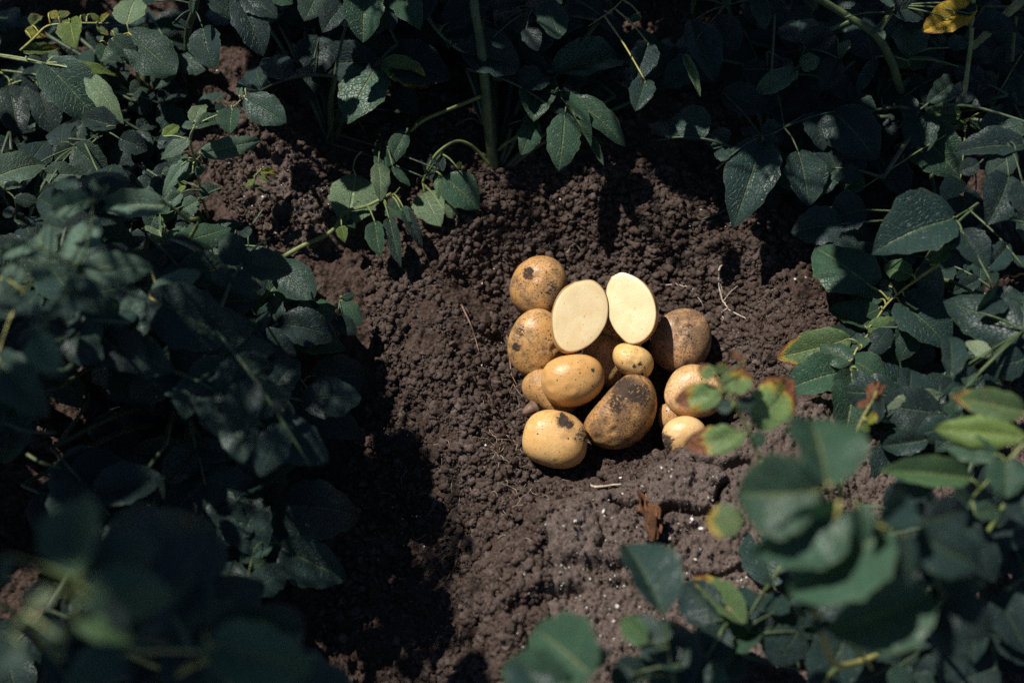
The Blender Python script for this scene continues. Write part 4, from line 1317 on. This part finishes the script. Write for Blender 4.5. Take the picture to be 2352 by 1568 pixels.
mw = MB('shell'); mw.put('Base Color', (.62, .58, .52)); mw.put('Roughness', .55)
_sn = mw.noise(3, 4, .6, mw.node('ShaderNodeTexCoord').outputs['Object']); mw.put('Base Color', mw.mix(mw.ss(_sn, .35, .7), (.34, .30, .26), (.72, .68, .62)))
def chip_np(r):
    n = r.randint(4, 7); a = [2*math.pi*(k+r.uniform(-.3, .3))/n for k in range(n)]; R = [r.uniform(.5, 1.1) for _ in a]
    b = [(R[k]*math.cos(a[k]), R[k]*.8*math.sin(a[k]), 0) for k in range(n)]
    t_ = [(x*.85, y*.85, .28) for x, y, _ in b]
    f = [tuple(range(n))[::-1], tuple(range(n, 2*n))]+[(k, (k+1) % n, n+(k+1) % n, n+k) for k in range(n)]
    return b+t_, f
CH = []
for s in range(8):
    v, f = chip_np(random.Random(s+5)); me = bpy.data.meshes.new('shell_fragment'); me.from_pydata(v, [], f); me.update(); me.materials.append(mw.m); CH.append(me)
chips = [('F', *c) for c in [(1125, 635, 15), (968, 712, 14), (902, 738, 10), (1660, 730, 19), (1612, 685, 16), (1605, 700, 10), (1487, 795, 13), (1635, 900, 12), (1222, 447, 12), (1445, 408, 13), (1495, 457, 10), (1200, 1160, 15),
         (1050, 1008, 9), (702, 1085, 9), (780, 635, 11), (1925, 850, 14), (1172, 670, 9), (1540, 705, 8), (1183, 1240, 10), (1030, 1178, 8), (1000, 1080, 8), (888, 980, 7), (560, 1010, 7), (1310, 725, 6), (1135, 1100, 7), (1255, 845, 7),
         (1660, 845, 7), (1750, 460, 6), (1110, 1320, 7), (1325, 1155, 7), (1885, 1022, 10), (45, 215, 7), (70, 645, 7), (475, 262, 9), (895, 915, 8), (1130, 675, 6), (1240, 745, 6), (807, 705, 6), (690, 875, 5), (980, 875, 5), (625, 1062, 8), (690, 985, 6), (525, 1422, 6), (450, 1418, 6), (650, 1325, 5), (1270, 1385, 6), (1725, 462, 6), (1735, 510, 5), (1070, 560, 5), (1155, 575, 6)]]
chips += [('D', *c) for c in [(1735, 560, 13), (1990, 685, 15), (1500, 78, 20), (2115, 650, 8), (952, 62, 11), (1655, 320, 14), (1605, 55, 6), (2030, 300, 5), (1890, 800, 6), (2320, 745, 7), (1780, 500, 6)]]
chips += [('G', *c) for c in [(900, 525, 14), (970, 502, 10), (315, 95, 9), (202, 33, 6), (120, 180, 5), (468, 188, 5), (552, 850, 8), (100, 605, 6), (680, 705, 4), (120, 322, 5), (860, 395, 4)]]
chips += [('A', *c) for c in [(1500, 497, 12), (1205, 258, 12), (1205, 350, 12), (1045, 1103, 12), (1685, 1165, 6), (1820, 1185, 5), (1640, 1120, 20), (1740, 1435, 8)]]
def put_chip(x, y, s, up=.6):
    p = ground_at(x, y); mm = px2m(p)
    o = bpy.data.objects.new('shell_fragment', CH[r.randrange(8)]); COL.objects.link(o)
    k = s*1.15*mm; o.scale = (k, k*r.uniform(.6, 1), k); o.rotation_euler = (r.uniform(-.5, .5)+.1, r.uniform(-.5, .5), r.uniform(0, 6.28))
    o.location = (p.x, p.y, top(p.x, p.y)+k*.3+.0016)
    tag(o, 'tiny white shell fragment lying on the bare soil', 'shell fragment', 'white shell fragments scattered over the soil')
for R, x, y, s in chips: put_chip(*full(R, x, y), s*REG[R][2])
zones = [([(1180, 1200), (1560, 1060), (1700, 1200), (1720, 1400), (1480, 1500), (1150, 1568)], 80), ([(500, 330), (780, 440), (790, 560), (600, 560)], 18), ([(880, 960), (1020, 1020), (1080, 1300), (1050, 1560), (820, 1200)], 26), ([(820, 560), (1100, 420), (1850, 520), (1700, 760), (1100, 860)], 26)]
for poly, n in zones:
    k = 0
    while k < n:
        x = r.uniform(min(p[0] for p in poly), max(p[0] for p in poly)); y = r.uniform(min(p[1] for p in poly), max(p[1] for p in poly))
        if sdf(np.array([x]), np.array([y]), poly)[0] < 0: continue
        put_chip(x, y, r.choice([1.6, 1.8, 2.2, 2.6, 3.4])); k += 1
# finest flecks: uncountable
v = []; f = []
for k in range(900):
    poly = zones[0][0] if k < 600 else zones[(k % 3)+1][0]
    x = r.uniform(min(p[0] for p in poly), max(p[0] for p in poly)); y = r.uniform(min(p[1] for p in poly), max(p[1] for p in poly))
    p = W(x, y, .0); p = W(x, y, gz(p.x, p.y)); z = top(p.x, p.y)+.0003; s = r.uniform(.0004, .0009); a = r.uniform(0, 6.28); n0 = len(v)
    for q in range(3): v.append((p.x+s*math.cos(a+q*2.1), p.y+s*r.uniform(.5, 1)*math.sin(a+q*2.1), z+s*r.uniform(-.2, .5)))
    v.append((p.x, p.y, z+s*.9)); f += [(n0, n0+1, n0+3), (n0+1, n0+2, n0+3), (n0+2, n0, n0+3)]
me = bpy.data.meshes.new('shell_flecks'); me.from_pydata(v, [], f); me.update()
tag(link('shell_flecks', me, mw.m), 'fine white shell grit sprinkled over the soil', 'shell grit', None, 'stuff')

def root_thing(R, pts, rad, mat, label, name='root', branches=()):
    P = []
    for x, y in pts:
        p = ground_at(*full(R, x, y)); P.append(Vector((p.x, p.y, top(p.x, p.y)+rad*.8)))
    C = catmull(P, 7)
    for c in C: c.z = max(c.z, top(c.x, c.y)+rad*.5)
    rad *= 1.25; t = Tubes()
    for c in C: c.z += .0022
    t.add(C, rad, rad*.45, 6, 1)
    for b in branches:
        Q = []
        for x, y in b:
            p = ground_at(*full(R, x, y)); Q.append(Vector((p.x, p.y, top(p.x, p.y)+rad*.6+.002)))
        t.add(catmull(Q, 5), rad*.5, rad*.25, 5, 2)
    me = t.mesh(name); c = P[0]; me.transform(Matrix.Translation(-c)); o = link(name, me, SM(mat)); o.location = c
    return tag(o, label, 'root', 'roots lying on the soil')
root_thing('G', [(528, 465), (485, 438), (440, 437), (425, 500), (432, 570), (455, 650), (490, 710), (540, 742), (600, 760)], .0011, 'w', 'looped whitish root on the soil right of the potatoes', branches=[[(425, 520), (450, 580), (440, 640)], [(455, 650), (500, 600), (545, 560)], [(480, 700), (430, 740), (470, 790)]])
root_thing('G', [(95, 555), (150, 548), (210, 562), (265, 600), (310, 655), (335, 692)], .0006, 'w', 'thin arching pale root above the dusty brown potato')
root_thing('G', [(440, 740), (500, 800), (560, 830), (620, 835)], .0005, 'w', 'fine root strand below the looped whitish root')
root_thing('F', [(1035, 480), (1075, 500), (1130, 502), (1180, 493), (1222, 492)], .0014, 'w', 'short thick pale root lying on the crust below the potatoes')
root_thing('F', [(340, 790), (325, 860), (300, 950), (240, 1030), (170, 1075)], .0012, 'r', 'long brown root trailing down the dark furrow side', branches=[[(300, 950), (350, 970)], [(330, 840), (290, 860), (200, 920)]])
root_thing('F0', [(1060, 710), (1078, 745), (1092, 785), (1100, 815)], .0010, 'r', 'brown root left of the potatoes')
root_thing('P', [(200, 620), (212, 720), (225, 850), (240, 930), (300, 1030)], .0009, 'r', 'reddish root hanging beside the speckled left potato', branches=[[(240, 930), (215, 1000)], [(235, 900), (270, 960), (330, 990)]])
root_thing('P', [(515, 1370), (540, 1420), (552, 1500)], .0006, 'w', 'hair root hanging from the lower left potato')
root_thing('P', [(305, 1345), (330, 1365), (350, 1392)], .0007, 'w', 'small white root at the left foot of the lower left potato')
root_thing('P', [(690, 1180), (700, 1230), (735, 1270), (740, 1305)], .0006, 'w', 'white root thread between the two lower potatoes')
root_thing('F', [(215, 610), (240, 540), (265, 470)], .0006, 'r', 'thin root strand on the shadow edge of the furrow')
root_thing('F0', [(1300, 590), (1320, 575), (1345, 600)], .0005, 'w', 'tiny root curl behind the round upper potato')
# loose crumbs of soil: uncountable
def crumbs():
    rs = np.random.RandomState(77); B = []
    import bmesh
    PF = []
    for sub in (1, 2):
        bm = bmesh.new(); bmesh.ops.create_icosphere(bm, subdivisions=sub, radius=1.0); P = np.array([v.co[:] for v in bm.verts]); F = np.array([[v.index for v in f.verts] for f in bm.faces]); bm.free()
        L_ = []
        for s in range(24):
            d = np.zeros(len(P))
            for k in range(14):
                w = rs.normal(size=3); w /= np.linalg.norm(w); fq = rs.uniform(2, 8); d += np.sin(P@w*fq+rs.uniform(0, 6.28))*.34/fq**.5
            d += rs.normal(0, .16, len(P))
            L_.append(P*(1+d*.55)[:, None]*np.array([1, rs.uniform(.65, 1), rs.uniform(.55, .9)]))
        PF.append((L_, F, len(P)))
    Z = [(wpoly([(830, 540), (1000, 440), (1180, 400), (1450, 400), (1700, 450), (1880, 580), (1960, 700), (1800, 900), (1700, 980), (1560, 1050), (1400, 1100), (1240, 1140), (1130, 1400), (1110, 1568), (1000, 1568), (1020, 1100), (950, 960), (860, 850)]), 80000),
         (wpoly([(830, 900), (1030, 960), (1110, 1568), (700, 1568), (760, 1200)], -.05), 6000), (CRUST2, 5000), (CRUST, 9000), (wpoly([(1090, 1180), (1240, 1150), (1260, 1300), (1250, 1620), (1040, 1620)]), 9000), (wpoly([(560, 0), (1900, 0), (1900, 460), (560, 460)]), 14000)]
    V = []; FF = []; A = []; o = 0
    for zi, (poly, n) in enumerate(Z):
        xs = [q[0] for q in poly]; ys = [q[1] for q in poly]; x = rs.uniform(max(min(xs), -.6), min(max(xs), .64), n*4); y = rs.uniform(max(min(ys), -.42), min(max(ys), .5), n*4)
        ok = sdf(x, y, poly) > 0; cl = .5+.5*vn(x, y, 16, 5)+.35*vn(x, y, 50, 6); ok &= rs.rand(len(x)) < cl; x = x[ok][:n]; y = y[ok][:n]
        i = np.clip(np.searchsorted(GX, x), 1, len(GX)-1); j = np.clip(np.searchsorted(GY, y), 1, len(GY)-1); z = GH[j, i]
        r_ = np.minimum(.00065*(1-rs.rand(len(x)))**(-1/1.75), .0052)*rs.uniform(.8, 1.1, len(x))
        if zi == 3: r_ = np.minimum(r_*.9, .0019)
        for k in range(len(x)):
            a, b = rs.uniform(0, 6.28, 2); ca, sa, cb, sb = math.cos(a), math.sin(a), math.cos(b), math.sin(b)
            M = np.array([[ca, -sa*cb, sa*sb], [sa, ca*cb, -ca*sb], [0, sb, cb]]); L_, F, nv = PF[1 if r_[k] > .0016 else 0]
            V.append(L_[k % 24]@M.T*r_[k]+np.array([x[k], y[k], z[k]+r_[k]*.3])); FF.append(F+o); o += nv; A.append(np.full(nv, rs.uniform(0, .55)+(.35 if zi == 3 else 0)+(.6 if rs.rand() < .07 else 0)))
    from mathutils.bvhtree import BVHTree
    def put(P_, rad, big=True):
        nonlocal o
        a, b = rs.uniform(0, 6.28, 2); ca, sa, cb, sb = math.cos(a), math.sin(a), math.cos(b), math.sin(b)
        M = np.array([[ca, -sa*cb, sa*sb], [sa, ca*cb, -ca*sb], [0, sb, cb]]); L_, F, nv = PF[1 if big else 0]
        V.append(L_[rs.randint(24)]@M.T*rad+np.array(P_)); FF.append(F+o); o += nv; A.append(np.full(nv, rs.uniform(0, .5)))
    for (ctr, ra, rb, rc, pme, _) in POT:
        rm = (ra+rb)/2
        for k in range(46):      # earth pressed up against the foot of each potato
            an = rs.uniform(0, 6.28); f = rs.uniform(.72, 1.12); x = ctr.x+rm*f*math.cos(an); y = ctr.y+rm*f*math.sin(an)*.95; g = gz(x, y)
            if ctr.z-g < .07: put((x, y, g+rs.uniform(.0, .008)*(1.2-f)*2+.002), rs.uniform(.0015, .0052))
        bt = BVHTree.FromPolygons([v.co for v in pme.vertices], [tuple(pl_.vertices) for pl_ in pme.polygons]); cx = rs.uniform(-.75, .75, (5, 2))*rm
        for k in range(34):      # grains still sitting on the skin
            c_ = cx[rs.randint(5)]+rs.normal(0, .22, 2)*rm; h = bt.ray_cast(Vector((c_[0], c_[1], .3)), Vector((0, 0, -1)))
            if h[0] is not None: put(tuple(ctr+CAMROT @ h[0]), min(.0012, .00030*(1-rs.rand())**-.6), False)
    me = mesh_np('soil_crumbs', np.concatenate(V), np.concatenate(FF), smooth=False)
    at = me.attributes.new('crust', 'FLOAT', 'POINT'); at.data.foreach_set('value', np.concatenate(A).astype(np.float32))
    return me
tag(link('soil_crumbs', crumbs(), so_il.data.materials[0]), 'loose dark crumbs of soil covering the dug ground', 'soil crumbs', None, 'stuff')
# mat of hair roots
t = Tubes()
for k in range(150):
    R, xa, xb, ya, yb = r.choice([('P', 100, 800, 1250, 1560), ('P', -100, 330, 850, 1400), ('P', 1450, 2400, 100, 800), ('F', 250, 750, 300, 800), ('P', 200, 500, 60, 200), ('F0', 900, 1200, 900, 1300)])
    x, y = full(R, r.uniform(xa, xb), r.uniform(ya, yb)); p = ground_at(x, y); a = r.uniform(0, 6.28); P = []; q = p.copy(); n = r.randint(4, 7); st = r.uniform(.003, .007)
    for i in range(n):
        P.append(Vector((q.x, q.y, top(q.x, q.y)+.0016))); a += r.uniform(-.8, .8); q = q+Vector((math.cos(a)*st, math.sin(a)*st, 0))
    t.add(catmull(P, 3), .00028, .00016, 4, 1)
tag(link('hair_roots', t.mesh('hair_roots'), SM('w')), 'mat of hair-thin roots clinging to the loose soil', 'hair roots', None, 'stuff')
print('OBJECTS', len(bpy.data.objects))
